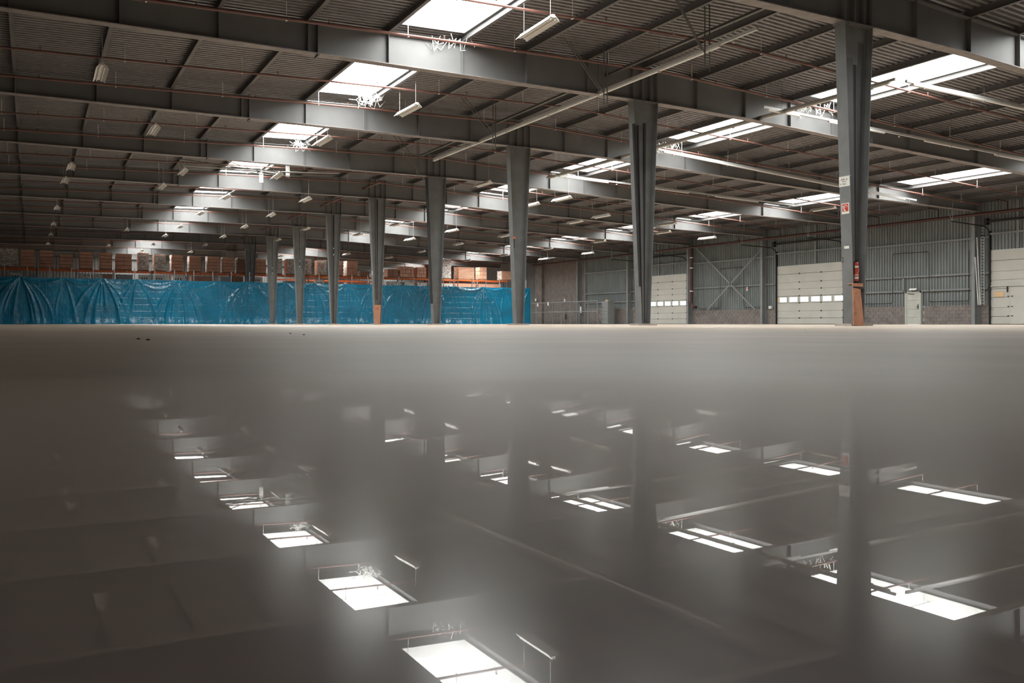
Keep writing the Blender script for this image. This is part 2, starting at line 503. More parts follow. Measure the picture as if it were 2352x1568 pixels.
# ================================================================== PURLINS
for n in range(-13, 15):
    x = px_(n)
    if x < X_LEFT or x > X_RIGHT: continue
    zb = ztop(x); w = 0.05
    mb = MB()
    mb.box(-w, w, Y_FRONT, Y_BACK, 0, .010); mb.box(-w, w, Y_FRONT, Y_BACK, PDEP - .014, PDEP - .004); mb.box(-.004, .004, Y_FRONT, Y_BACK, .01, PDEP - .014)
    o = mb.build('roof_purlin', 'purlin', loc=(x, 0, zb))
    lab = 'on the ridge above the column row' if n == 0 else f'{ORD[abs(n)]} {"left" if n < 0 else "right"} of the column row'
    tag(o, f'slender grey roof purlin running back, {lab}', 'purlin', 'roof purlins')
    if -4 <= n <= 5 and False: pass

# ================================================================== COLUMNS
def column(k):
    t = empty('steel_column', (ROW, FY(k), 0))
    zt = 6.945; w = 0.15; T = 0.47; B = 0.165; z0 = 0.05
    for s in (-1, 1):
        mb = MB(); th = 0.02
        a0, a1 = s * B, s * (B - th); b0, b1 = s * T, s * (T - th)
        lo = [(a0, -w, z0), (a1, -w, z0), (a1, w, z0), (a0, w, z0)]; hi = [(b0, -w, zt), (b1, -w, zt), (b1, w, zt), (b0, w, zt)]
        if s > 0: lo = [lo[1], lo[0], lo[3], lo[2]]; hi = [hi[1], hi[0], hi[3], hi[2]]
        mb.hexa(lo, hi); mb.build('flange', 'column', t)
    mb = MB(); b, tt = B - .02, T - .02
    mb.hexa([(-b, -.006, z0), (b, -.006, z0), (b, .006, z0), (-b, .006, z0)], [(-tt, -.006, zt), (tt, -.006, zt), (tt, .006, zt), (-tt, .006, zt)])
    mb.build('web', 'column', t)
    MB().box(-.52, .52, -.17, .17, zt - .002, zt + .022).build('cap_plate', 'steel', t)
    MB().box(-.36, .36, -.24, .24, 0.0, .052).build('base_plate', 'plinth', t)
    # bolts of the cap plate
    for q in range(4):
        MB().lathe([(.02, 0), (.02, .03)], 6, (-.33 + q * .22, -.13, zt - .03)).build('bolt', 'steel', t)
    return t
cdesc = {1: 'tapered grey steel column with red hose sign, in the foreground',
         2: 'tapered dark steel column, second in the row, with black cable ducts',
         3: 'tapered grey steel column with a small orange bracket, third in the row',
         4: 'tapered grey steel column, fourth in the row, before the blue tarpaulin',
         5: 'tapered grey steel column with orange plywood at its foot, fifth in the row',
         6: 'tapered grey steel column, sixth in the row, before the blue tarpaulin',
         7: 'tapered grey steel column, seventh in the row, before the blue tarpaulin',
         8: 'tapered grey steel column, eighth in the row, closest to the tarpaulin',
         9: 'tapered grey steel column standing behind the tarpaulin, beside the rack',
         10: 'far steel column behind the pallet rack, tenth in the row',
         11: 'farthest steel column by the back wall, eleventh in the row'}
COLS = {}
for k in range(1, 12):
    COLS[k] = column(k); tag(COLS[k], cdesc[k], 'column', 'tapered columns in the middle row')
def duct(k, u0, u1, z0, z1, y0, y1, m, name):     # strip fixed on the web, u = share of the half depth
    def hw(z): return .165 + (.47 - .165) * z / 6.945
    mb = MB()
    mb.hexa([(u0 * hw(z0), y0, z0), (u1 * hw(z0), y0, z0), (u1 * hw(z0), y1, z0), (u0 * hw(z0), y1, z0)],
            [(u0 * hw(z1), y0, z1), (u1 * hw(z1), y0, z1), (u1 * hw(z1), y1, z1), (u0 * hw(z1), y1, z1)])
    return mb.build(name, m, COLS[k])
M['duct'] = mat('dark_duct', (0.10, 0.10, 0.105), 0.5, var=0.1)
M['brown'] = mat('brown_stain', (0.10, 0.07, 0.06), 0.7, var=0.2)
duct(1, -.88, -.35, 1.0, 6.15, -.10, -.02, 'duct', 'cable_duct'); duct(1, -.22, .12, 1.0, 6.05, -.03, -.008, 'black', 'dark_slot')
duct(1, .3, .72, 1.0, 6.6, -.012, -.007, 'duct', 'cover_strip')
duct(2, -.55, -.2, .1, 6.2, -.09, -.01, 'duct', 'cable_duct'); duct(2, -.02, .2, .1, 6.3, -.03, -.008, 'black', 'dark_slot')
duct(2, -1.18, -1.03, 1.2, 6.2, -.2, -.12, 'black', 'side_duct')
duct(5, -.3, -.08, 1.35, 6.9, -.04, -.008, 'duct', 'cable_duct'); duct(5, -.05, .06, 1.35, 6.9, -.03, -.008, 'black', 'dark_slot')
duct(6, -.3, -.08, .1, 6.9, -.04, -.008, 'duct', 'cable_duct'); duct(6, -.02, .1, .1, 6.9, -.03, -.008, 'black', 'dark_slot')
duct(4, -1.06, -1.01, 1.0, 6.9, -.14, .14, 'black', 'side_duct')
MB().box(-.30, -.22, -.17, -.15, 3.35, 3.43).build('orange_bracket', 'orange', COLS[3])
MB().box(-.29, -.27, -.18, -.16, 3.0, 3.35).build('strap', 'black', COLS[3])
for k in (6, 7, 8, 9):
    t = empty('pull_cord', (ROW - .02, FY(k) - .09, 3.2))
    tag(t, f'thin dark pull cord with white knob down the {ORD[k]} column', 'cord', 'pull cords on the far columns')
    zk = {6: 4.45, 7: 4.15, 8: 4.1, 9: 4.1}[k] - 3.2
    MB().tube([(0, 0, zk), (0, 0, 3.7)], .014, 5).build('cord', 'black', t)
    MB().lathe([(.0, -.10), (.035, -.07), (.035, -.02), (0, 0)], 8, (0, 0, zk)).build('knob', 'white', t)
    MB().lathe([(.03, 0), (.03, .06)], 8, (0, 0, zk + .32)).build('collar', 'white', t)
# plywood guards, shelf, extinguisher, signs on column one
XA, ZA = on_y(1958.5, 661, 13.84); XB, _ = on_y(1976, 661, 13.84); XC, _ = on_y(1959, 744, 13.78); XD, _ = on_y(1983, 747, 13.78)
mb = MB(); mb.hexa([(XC, 13.76, .02), (XD, 13.76, 0.0), (XD, 13.78, 0.0), (XC, 13.78, .02)], [(XA, 13.83, .87), (XB, 13.83, .845), (XB, 13.85, .845), (XA, 13.85, .87)])
c0 = Vector(((XC + XD) / 2, 13.77, 0))
for i, v in enumerate(mb.v): mb.v[i] = tuple(Vector(v) - c0)
t = empty('plywood_guard', c0); tag(t, 'scuffed orange plywood board leaning in the foot of the foreground column', 'board')
mb.build('board', 'plywood', t)
for (u, z, a, l) in ((.08, .30, -.25, .09), (.06, .26, -.1, .08), (.045, .50, 1.2, .12), (.16, .75, .6, .07)):
    mb = MB(); dx, dz = cos(a) * l / 2, sin(a) * l / 2; xx = XC - c0.x + u
    yy = 13.76 - c0.y + (13.83 - 13.76) * z / .86 - .003
    mb.tube([(xx - dx, yy, z - dz), (xx + dx, yy, z + dz)], .004, 4).build('scratch', 'brown', t)
mb = MB(); xx = XC - c0.x + .125; mb.hexa([(xx, -.006 + .034, .40), (xx + .04, .028, .40), (xx + .04, .031, .40), (xx, .031, .40)], [(xx - .005, .030, .47), (xx + .015, .030, .47), (xx + .015, .034, .47), (xx - .005, .034, .47)])
mb.build('red_mark', 'red', t)
X5a, _ = on_y(859.5, 740, 45.86); X5b, _ = on_y(873, 740, 45.86)
X5c, z5 = on_y(858.7, 700, 45.86); X5d, _ = on_y(874.5, 700, 45.86)
mb = MB(); mb.hexa([(X5a, 45.84, .055), (X5b, 45.84, .055), (X5b, 45.87, .055), (X5a, 45.87, .055)], [(X5c, 45.84, z5), (X5d, 45.84, z5), (X5d, 45.87, z5), (X5c, 45.87, z5)])
for i, v in enumerate(mb.v): mb.v[i] = tuple(Vector(v) - Vector((X5a, 45.85, 0)))
t5 = empty('plywood_guard', (X5a, 45.85, 0)); tag(t5, 'orange plywood board upright at the foot of the fifth column', 'board')
mb.build('board', 'plywood', t5); MB().box(.16, .20, -.014, -.008, z5 - .28, z5 - .12).build('keyhole_mark', 'red', t5)
Xs0, zs = on_y(1957.5, 650, 13.87); Xs1, _ = on_y(1981, 650, 13.87)
t = empty('plywood_shelf', ((Xs0 + Xs1) / 2, 13.9, zs)); hw = (Xs1 - Xs0) / 2
tag(t, 'short orange wooden shelf in the foreground column under the extinguisher', 'shelf')
MB().box(-hw + .02, hw - .02, -.025, .12, -.02, 0).build('shelf_board', 'plywood', t); MB().box(-hw, hw, -.045, -.025, -.075, 0).build('shelf_lip', 'plywood', t)
Xe, _ = on_y(1966, 630, 13.95)
e = empty('fire_extinguisher', (Xe, 13.95, zs)); tag(e, 'red fire extinguisher with white label bands on the orange shelf', 'fire extinguisher')
r = .060
MB().lathe([(r * .97, 0), (r * .97, .055)], 18).build('base_ring', 'black', e)
MB().lathe([(r, .055), (r, .44), (r * .93, .465), (r * .7, .485), (.018, .495)], 18).build('cylinder', 'red', e, smooth=False)
for z0, z1 in ((.105, .155), (.185, .205), (.36, .405)): MB().lathe([(r + .0012, z0), (r + .0012, z1)], 18).build('label_band', 'signwhite', e)
for (a, z, wd, h) in ((-2.0, .245, .012, .012), (-1.75, .235, .012, .012), (-1.35, .27, .012, .02), (-1.2, .30, .01, .03)):
    x, y = (r + .002) * cos(a), (r + .002) * sin(a)
    MB().box(x - wd / 2, x + wd / 2, y - .002, y + .002, z, z + h).build('label_mark', 'signwhite', e)
MB().lathe([(.02, .49), (.02, .53)], 10).box(-.015, .015, -.05, .03, .53, .545).build('valve', 'black', e)
MB().tube([(0, -.02, .54), (.06, -.03, .57), (.11, -.03, .585)], .006, 5).build('lever', 'black', e)
MB().tube([(-.02, 0, .52), (-.075, -.02, .50), (-.085, -.02, .35), (-.07, -.01, .2)], .010, 6).build('hose', 'black', e)

def face_x(k, z):            # X of the outer face of the left flange of a column
    return ROW - (.165 + (.47 - .165) * z / 6.945) - .002
# white sign
z_s0, z_s1 = 3.30, 3.53
def sign_plate(name, label, k, ya, yb, z0, z1, m='signwhite'):
    zc = (z0 + z1) / 2
    t = empty(name, (face_x(k, zc) - .004, FY(k) + (ya + yb) / 2, zc)); tag(t, label, 'sign')
    t.rotation_euler = (0, -atan((.47 - .165) / 6.945), 0)
    MB().box(-.004, .004, (ya - yb) / 2, (yb - ya) / 2, -(z1 - z0) / 2, (z1 - z0) / 2).build('plate', m, t)
    return t
_, za = on_x(1940, 405, ROW - .32); _, zb = on_x(1940, 428, ROW - .32)
t = sign_plate('direction_sign', 'white notice with small print and a black left arrow on the foreground column', 1, -.15, .15, zb, za)
MB().box(-.006, .006, -.19, .15, (za - zb) / 2, (za - zb) / 2 + .008).build('top_rail', 'galv', t)
RR = random.Random(3)
def scribble(parent, y0, y1, z, h, n, m='ink', x=-.006):
    # blurred, unreadable small print: a row of short strokes
    st = (y0 - y1) / n
    mb = MB()
    for i in range(n):
        yy = y0 - st * i; q = RR.random()
        if q > .25: mb.box(x, x + .002, yy - st * .35, yy - st * .1, z, z + h)
        if q < .75: mb.box(x, x + .002, yy - st * .9, yy - st * .1, z + h * (.0 if q < .4 else .8), z + h * (.22 if q < .4 else 1.0))
        if q > .5: mb.box(x, x + .002, yy - st * .9, yy - st * .65, z + h * .1, z + h * .9)
    o = mb.build('lettering', m, parent); return o
scribble(t, .11, -.12, .030, .035, 10); scribble(t, .06, -.06, -.012, .022, 7); scribble(t, .055, -.06, -.052, .012, 9); scribble(t, .055, -.06, -.075, .012, 9)
mb = MB(); mb.v = [(-.006, .12, -.055), (-.006, .095, -.03), (-.006, .095, -.08)]; mb.f = [(0, 1, 2)]; mb.build('arrow', 'ink', t)
_, za = on_x(1940, 466, ROW - .32); _, zb = on_x(1940, 491, ROW - .32)
t = sign_plate('hose_reel_sign', 'red and white fire hose sign on the foreground column', 1, -.115, .10, zb, za)
h = (za - zb)
MB().box(-.006, -.004, -.085, .085, -h * .27, h * .43).build('red_field', 'red', t)
arc = [(-.007, .0 + .055 * cos(a), .035 + .045 * sin(a)) for a in [pi * 1.05 - i * pi * 1.25 / 10 for i in range(11)]]
MB().tube(arc + [(-.007, -.01, -.055)], .010, 5).build('hose_symbol', 'signwhite', t)
MB().tube([(-.007, .03, .03), (-.007, .035, -.04), (-.007, .0, -.055), (-.007, .045, -.055)], .009, 5).build('nozzle_symbol', 'signwhite', t)
MB().tube([(-.007, .035, .045), (-.007, .01, .05), (-.007, -.005, .02)], .008, 5).build('grip_symbol', 'signwhite', t)
_, za = on_x(1941, 565, ROW - .25); _, zb = on_x(1941, 571.5, ROW - .25)
t = sign_plate('paper_label', 'small torn white paper sticker midway up the foreground column', 1, -.08, .06, zb, za)
t = sign_plate('paper_label', 'small pale card taped on the fifth column', 5, -.05, .05, 2.72, 2.95)
# hanging number 3 on the left edge of column one
_, zn = on_x(1931, 597, ROW - .24)
t = empty('painted_numeral', (face_x(1, zn) - .002, FY(1) + .12, zn)); tag(t, 'small black numeral three painted on the edge of the foreground column', 'sign')
pts = [(-.002, .035, .05), (-.002, .0, .06), (-.002, -.02, .035), (-.002, .005, .005), (-.002, -.025, -.025), (-.002, 0, -.055), (-.002, .035, -.045)]
MB().tube(pts, .005, 4).build('numeral', 'black', t)

# ================================================================== LIGHT FITTINGS
def make_lamp():
    t = empty('batten_lamp', (0, 0, 0)); Ln = .80
    mb = MB(); mb.hexa([(-.05, -Ln, 0), (.05, -Ln, 0), (.05, Ln, 0), (-.05, Ln, 0)], [(-.035, -Ln, .07), (.035, -Ln, .07), (.035, Ln, .07), (-.035, Ln, .07)])
    mb.build('housing', 'white', t)
    for s in (-1, 1):
        mb = MB(); a = [(s * .045, -Ln, .035), (s * .15, -Ln, -.075), (s * .15, Ln, -.075), (s * .045, Ln, .035)]
        b = [(p[0] + s * .006, p[1], p[2] + .006) for p in a]
        mb.hexa(a if s > 0 else a[::-1], b if s > 0 else b[::-1]); mb.build('reflector', 'white', t)
        MB().tube([(s * .055, -Ln + .04, -.035), (s * .055, Ln - .04, -.035)], .016, 8).build('tube', 'tube', t)
    for y in (-Ln + .15, Ln - .15):
        MB().tube([(0, y, 0), (0, y, 1.0)], .006, 4).build('hanger_wire', 'galv', t, loc=(0, 0, .06))
    return t
lamp_px = [(231, 167, 6.8), (352, 298, 6.7), (163, 382, 6.6), (418, 394, 6.6), (149, 414, 6.6), (370, 428, 6.6), (131, 477, 6.6), (517, 452, 6.6), (123, 514, 6.6),
           (459, 489, 6.6), (412, 520, 6.6), (291, 527, 6.6), (117, 538, 6.6), (378, 541, 6.6), (561, 520, 6.6), (512, 543, 6.6), (249, 563, 6.6), (351, 561, 6.6),
           (471, 562, 6.6), (325, 575, 6.6), (111, 559, 6.6), (636, 403, 6.7), (701, 458, 6.6), (622, 493, 6.6), (437, 578, 6.6), (701, 525, 6.6), (637, 550, 6.6),
           (909, 515, 6.6), (822, 538, 6.6), (941, 549, 6.4), (968, 577, 6.3), (796, 583, 6.4), (893, 591, 6.3), (644, 588, 6.6), (1038, 529, 6.4), (1052, 560, 6.3),
           (1108, 422, 6.7), (1158, 541, 6.3), (1320, 509, 6.3), (1380, 496, 6.3), (1290, 456, 6.5), (1219, 470, 6.5), (1375, 554, 6.1), (1257, 571, 6.1), (1158, 586, 6.1),
           (1350, 581, 5.95), (1249, 594, 5.95), (1073, 598, 6.1), (1532, 514, 6.2), (1521, 533, 6.1), (1624, 546, 5.95), (740, 323, 6.8), (936, 252, 7.0), (1233, 64, 7.0), (1890, 479, 6.1)]
lp = []
for x, y, z in lamp_px:
    X, Y = on_z(x, y, z); lp.append((X, Y, z))
bands = [(-5, 3.0, 'far-left row'), (3.0, 7.3, 'row left of the left skylights'), (7.3, 11.2, 'row beside the left skylights'), (11.2, 14.6, 'row just left of the columns'),
         (14.6, 19.5, 'row over the columns'), (19.5, 24.6, 'row by the right skylights'), (24.6, 28.5, 'row right of the right skylights'),
         (28.5, 34, 'row midway to the loading doors'), (34, 40.8, 'row by the wall skylights'), (40.8, 60, 'row along the loading-door wall')]
lamp0 = make_lamp(); first = True
for a, b, nm in bands:
    row = sorted([p for p in lp if a <= p[0] < b], key=lambda p: p[1])
    for i, p in enumerate(row):
        t = lamp0 if first else copy_tree(lamp0); first = False
        t.location = p; tag(t, f'white fluorescent batten lamp, {ORD[i + 1]} from the front in the {nm}', 'lamp', 'hanging batten lamps')
        t.rotation_euler = (0, 0, R.uniform(-.04, .04))
        up = zdeck(p[0]) + .02
        for (k_, rn_), (ya_, yb_) in SKY.items():
            if ROWS[rn_][0] - .1 < p[0] < ROWS[rn_][1] + .1 and ya_ - 1 < p[1] < yb_ + 1: up = zdeck(p[0]) + .28
        for ch in t.children:
            if ch.name.startswith('hanger_wire'): ch.scale = (1, 1, up - p[2] - .06)

def trunk(name, label, pts, tubes, side='-'):
    # pts: two ends; straight suspended trunking rail with lamp battens under it
    a, b = Vector(pts[0]), Vector(pts[1]); d = b - a; Ln = d.length; d.normalize()
    t = empty(name, a); tag(t, label, 'light trunking', 'suspended lighting rails')
    up = Vector((0, 0, 1)); s = d.cross(up).normalized(); up = s.cross(d).normalized()
    def bar(u0, u1, w, z0, z1, nm, m):
        lo = [d * u0 - s * w + up * z0, d * u1 - s * w + up * z0, d * u1 + s * w + up * z0, d * u0 + s * w + up * z0]
        hi = [p + up * (z1 - z0) for p in lo]
        return MB().hexa([tuple(p) for p in lo], [tuple(p) for p in hi]).build(nm, m, t)
    bar(0, Ln, .035, 0, .075, 'rail', 'galv')
    for (u0, u1) in tubes: bar(u0, u1, .04, -.055, -.002, 'lamp_batten', 'white')
    u = .8
    while u < Ln:
        p = d * u
        MB().tube([tuple(p + up * .07), tuple(p + up * (zdeck((a + p).x) - (a + p).z))], .005, 4).build('hanger', 'wire', t)
        q = d * u; MB().box(q.x - .03, q.x + .03, q.y - .03, q.y + .03, q.z - .085, q.z - .05).build('clip', 'galv', t)
        u += 2.9
    return t
trunk('lighting_trunk', 'long suspended lighting rail running back beside the column row', [(15.07, 15.4, 7.0), (15.0, 34.3, 7.0)], [(1.3, 18.9)])
trunk('lighting_trunk', 'suspended lighting rail running back under the right-hand skylights', [(21.65, 16.7, 7.0), (21.65, 36.0, 7.0)], [(.2, 19)])
trunk('lighting_trunk', 'suspended lighting rail branching toward the wall in front of the foreground beam', [(22.1, 16.7, 7.0), (31.5, 16.8, 6.95)], [(.3, 9)])
trunk('lighting_trunk', 'suspended lighting rail along the second roof beam toward the loading doors', [(20.7, 20.9, 7.0), (37.5, 20.9, 6.53)], [(.2, 1.6), (3, 5.8), (8, 10.6), (12.2, 14.5)])
trunk('lighting_trunk', 'suspended lighting rail along the third roof beam toward the loading doors', [(22.0, 28.0, 7.0), (37.8, 28.0, 6.02)], [(.3, 15)])
trunk('lighting_trunk', 'suspended lighting rail along the fourth roof beam toward the loading doors', [(21.3, 35.0, 7.0), (37.0, 35.0, 6.55)], [(.2, 3.2), (5, 8.2), (10, 13)])
# cable tray above the first rail
o = MB().box(-.06, .06, 0, 22, 0, .01).box(-.06, -.05, 0, 22, 0, .06).box(.05, .06, 0, 22, 0, .06).build('cable_tray', 'wire', loc=(15.32, 14.4, 7.55))
tag(o, 'dark cable tray running along the roof above the lighting rail', 'cable tray')
# rod hangers left of the column row
for i, (px0, dY) in enumerate([((1295, 88, 1376, 205, 1387, 1404), 20.9), ((1053, 222, 1125, 305, 1132, 1144), 27.8), ((900, 312, 955, 385, 958, 966), 34.9), ((1545, 0, 1612, 115, 1619, 1642), 16.9)]):
    xa, ya, xb, yb, xc, xd = px0
    A = on_y(xa, ya, dY); Bq = on_y(xb, yb, dY); Cq = on_y(xc, ya, dY); D = on_y(xd, ya, dY)
    t = empty('rod_hanger', (Cq[0], dY, Bq[1])); tag(t, f'dark steel hanger rods with slanting braces left of the columns, {ORD[{3: 1, 0: 2, 1: 3, 2: 4}[i]]} from the front', 'hanger', 'roof rod hangers')
    ox, oz = Cq[0], Bq[1]
    for (p, q) in (((A[0], 0), (Bq[0], 0)), ((A[0] + .35, .25), (Bq[0] + .35, .25))):
        zt_ = zdeck(p[0])
        MB().tube([(p[0] - ox, p[1], zt_ - oz), (q[0] - ox, q[1], Bq[1] - oz)], .018, 5).build('brace_rod', 'wire', t)
    for xx, yy in ((Cq[0], 0), (D[0], .2)):
        MB().tube([(xx - ox, yy, zdeck(xx) - oz), (xx - ox, yy, Bq[1] - oz - .42)], .018, 5).build('vertical_rod', 'wire', t)

# ================================================================== SPRINKLER PIPES
head_me = MB().lathe([(.012, 0), (.012, .07), (.035, .075), (.035, .085), (.0, .10)], 6).mesh('sprinkler_head', 'pipe')
clip_me = MB().tube([(0, 0, -.04), (0, 0, .42)], .010, 4).box(-.018, .018, -.045, .045, -.045, -.035).mesh('pipe_hanger', 'white')
def pz(x): return ztop(x) - .33 + (0.03 if x < ROW else -.02)
for k in range(1, 11):
    for j, dy in enumerate((4.05, 6.98)):
        y = FY(k) + dy
        t = empty('sprinkler_pipe', (ROW, y, pz(ROW)))
        tag(t, f'red-brown sprinkler pipe under the roof, {"mid-bay" if j == 0 else "close before a beam"}, {ORD[k]} bay back', 'pipe', 'sprinkler pipes across the hall')
        xs = [-9, -4, 0, 5, 10, ROW, 22, 28, 34, 40, 44.6]
        MB().tube([(x - ROW, 0, pz(x) - pz(ROW)) for x in xs], .036 if j else .030, 7).build('pipe_run', 'pipe', t)
        if k <= 4:
            x = -6.0
            while x < 44:
                obj('sprinkler_head', head_me, t, (x - ROW, 0, pz(x) - pz(ROW) + .03)); x += 3.1
            x = -4.0
            while x < 44:
                obj('pipe_hanger', clip_me, t, (x - ROW, 0, pz(x) - pz(ROW))); x += PIT * 1.5
# pipe along the column row, main along the right wall, riser
o = MB().tube([(0, 0, 0), (0, 58, 0)], .05, 7).build('sprinkler_main', 'pipe', loc=(15.95, 43.2, 7.42)); tag(o, 'dark red main pipe running back beside the column row', 'pipe')
t = empty('fire_main', (45.15, 20, 6.0)); tag(t, 'dark red fire main along the top of the loading-door wall', 'pipe')
MB().tube([(0, -29.6, 0), (0, 58, 0)], .085, 8).build('pipe_run', 'hose_red', t)
for y in range(-12, 58, 4):
    MB().tube([(.0, y, .0), (.0, y, .5), (-.9, y, .55)], .035, 6).build('branch', 'hose_red', t)
t = empty('fire_riser', (45.2, 53.3, 0)); tag(t, 'dark red vertical riser pipe with white rings beside the far loading door', 'pipe')
MB().tube([(0, 0, 6.1), (0, 0, 1.6), (.02, -.2, 1.35), (.3, -.3, 1.3)], .12, 10).build('riser', 'hose_red', t)
for z in (5.15, 4.35, 2.55): MB().lathe([(.135, 0), (.135, .07)], 12, (0, 0, z)).build('ring', 'white', t)
MB().tube([(0, .25, 6.1), (0, .25, 1.8)], .03, 6).build('side_pipe', 'girt', t)

# ================================================================== RIGHT WALL
XW = 46.05
wall = empty('wall_right', (XW, 40, 0)); tag(wall, 'corrugated loading-door wall with a concrete-block base', 'wall', kind='structure')
def W(o): o.location = (-XW + (o.location.x), -40 + o.location.y, o.location.z); o.parent = wall; return o
def corr(ya, yb, z0, z1, pitch=.20, depth=.05, x=XW, axis='y'):
    pts = []
    n = int(round((yb - ya) / pitch)); n = max(n, 1); p = (yb - ya) / n
    for i in range(n):
        b = ya + i * p
        pts += [(b, 0), (b + .55 * p, 0), (b + .62 * p, depth), (b + .93 * p, depth)]
    pts.append((yb, 0))
    mb = MB()
    for (y, d) in pts:
        if axis == 'y': mb.v += [(x - depth + d, y, z0), (x - depth + d, y, z1)]
        else: mb.v += [(y, x - depth + d, z0), (y, x - depth + d, z1)]
    for i in range(len(pts) - 1):
        q = 2 * i; mb.f.append((q, q + 1, q + 3, q + 2))
    return mb
ZT = 6.95
DOORS = [(23.6, 29.45), (39.3, 45.1), (54.7, 60.5)]
spans = [(Y_FRONT, -2, 1.0), (-2, 6, 1.0), (6, 14, 1.0), (14, 22, 1.0), (22, 23.6, 1.05), (23.6, 29.45, 4.06), (29.45, 38, 1.08), (38, 39.3, 1.08), (39.3, 45.1, 4.06), (45.1, 54, 1.08), (54, 54.7, 1.08), (54.7, 60.5, 4.06), (60.5, 69.4, 1.4)]
for a, b, z in spans: W(corr(a, b, z, ZT, pitch=.19 if a < 61 else .27).build('cladding_sheet', 'clad'))
for y, z in [(a, z) for a, b, z in spans if False]: pass
# girts
def girt(ya, yb, z): W(MB().box(XW - .16, XW - .045, ya, yb, z - .05, z + .05).build('girt', 'girt'))
for z in (2.83, 4.78):
    for a, b in ((Y_FRONT, 23.5), (29.5, 39.2), (45.2, 54.6), (60.6, 69.3)): girt(a, b, z)
for a, b in DOORS: girt(a, b, 4.95)
girt(29.6, 33.6, 1.98); girt(34.8, 37.9, 1.98); girt(60.7, 69.3, 1.98)
for yy in (25.6, 27.9, 41.6, 43.4, 56.5, 58.3): W(MB().box(XW - .14, XW - .045, yy - .06, yy + .06, 4.1, ZT - .3).build('wall_post', 'girt'))
W(MB().box(XW - .16, XW - .05, 37.15 - 2.35, 37.25 - 2.35, 1.98, 2.83).build('wall_post', 'girt'))
# block base: near blocks one by one, the rest joined
blk = MB().box(0, .10, 0, .385, 0, .187).mesh('block', 'block')
def mortar(a, b, z1, x=XW): W(MB().box(x - .09, x + .1, a, b, 0, z1).build('mortar_bed', 'mortar'))
dado = [(29.5, 33.55, 1.08), (34.85, 39.25, 1.08), (45.15, 54.65, 1.08), (60.55, 69.4, 1.42), (14, 23.55, 1.08), (Y_FRONT, 14, 1.08)]
for a, b, z1 in dado: mortar(a, b, z1 - .01)
stuff = MB()
for a, b, z1 in dado:
    rows = int(z1 / .2)
    for r_ in range(rows + 1):
        z = r_ * .2; y = a + (0 if r_ % 2 else -.2)
        while y < b:
            ya, yb = max(a, y), min(b, y + .385)
            if yb - ya > .08:
                hh = min(.187, z1 - z)
                if hh > .03:
                    px = .01 * R.random()
                    if 29 < a < 36 or (45 < a < 46 and y < 47.5):
                        o = obj('block', blk); o.location = (XW - .105 - px, ya, z); o.scale = (1, (yb - ya) / .385, hh / .187); W(o)
                    else:
                        stuff.box(XW - .105 - px, XW - .05, ya, yb, z, z + hh)
            y += .4
# full-height block wall farther back
for zi in range(33):
    y = 69.45 + (0 if zi % 2 else -.2)
    while y < 77.0:
        ya, yb = max(69.45, y), min(77.0, y + .385)
        if yb - ya > .08:
            q = .012 * R.random(); stuff.box(XW - .105 - q, XW - .05, ya, yb, zi * .2, zi * .2 + .187)
        y += .4
o = stuff.build('blockwork', 'block'); o['kind'] = 'stuff'; W(o)
mortar(69.4, 77.0, 6.65)
W(MB().box(XW - .4, XW + .1, 77.0, 78.3, 0, 6.9).build('pilaster', 'block'))
W(corr(78.3, Y_BACK, 0, 6.95, .27).build('cladding_sheet', 'clad_back'))
W(MB().box(XW - .16, XW, 69.28, 69.45, 0, 6.8).build('wall_post', 'girt'))
# other walls
o = corr(Y_FRONT, Y_BACK, 0, 7.5, .3, x=X_LEFT).build('wall_left', 'clad'); tag(o, 'ribbed cladding wall on the left, beyond the frame', 'wall', kind='structure')
o = corr(X_LEFT, X_RIGHT, 0, 8.3, .3, x=Y_BACK, axis='x').build('wall_back', 'clad_back'); tag(o, 'dark ribbed back wall behind the pallet racks', 'wall', kind='structure')
o = corr(X_LEFT, X_RIGHT, 0, 8.3, .3, x=Y_FRONT, axis='x').build('wall_front', 'clad'); tag(o, 'ribbed cladding wall behind the camera', 'wall', kind='structure')

# wall columns
for k in range(0, 9):
    t = empty('wall_column', (45.72, FY(k) + .12, 0)); 
    tag(t, f'grey steel wall column on the loading-door side, {ORD[k + 1]} from the front', 'column', 'wall columns beside the loading doors')
    MB().box(-.21, -.195, -.1, .1, 0, 6.75).build('flange', 'girt', t); MB().box(.195, .21, -.1, .1, 0, 6.75).build('flange', 'girt', t)
    MB().box(-.195, .195, -.006, .006, 0, 6.75).build('web', 'girt', t)
# X bracing between the fifth and sixth wall columns
t = empty('cross_brace', (45.6, 50, 0)); tag(t, 'flat steel cross bracing on the wall between two loading doors', 'bracing')
for p, q in (((1596, 567), (1735, 712)), ((1752, 568), (1624, 712))):
    a = on_x(*p, 45.6); b = on_x(*q, 45.6); d = Vector((0, b[0] - a[0], b[1] - a[1])).normalized(); n = Vector((0, -d.z, d.y)) * .06
    A = Vector((0, a[0] - 50, a[1])); Bv = Vector((0, b[0] - 50, b[1])); e = Vector((.006, 0, 0))
    MB().hexa([tuple(v) for v in (A - n - e, Bv - n - e, Bv + n - e, A + n - e)], [tuple(v) for v in (A - n + e, Bv - n + e, Bv + n + e, A + n + e)]).build('brace_bar', 'girt', t)

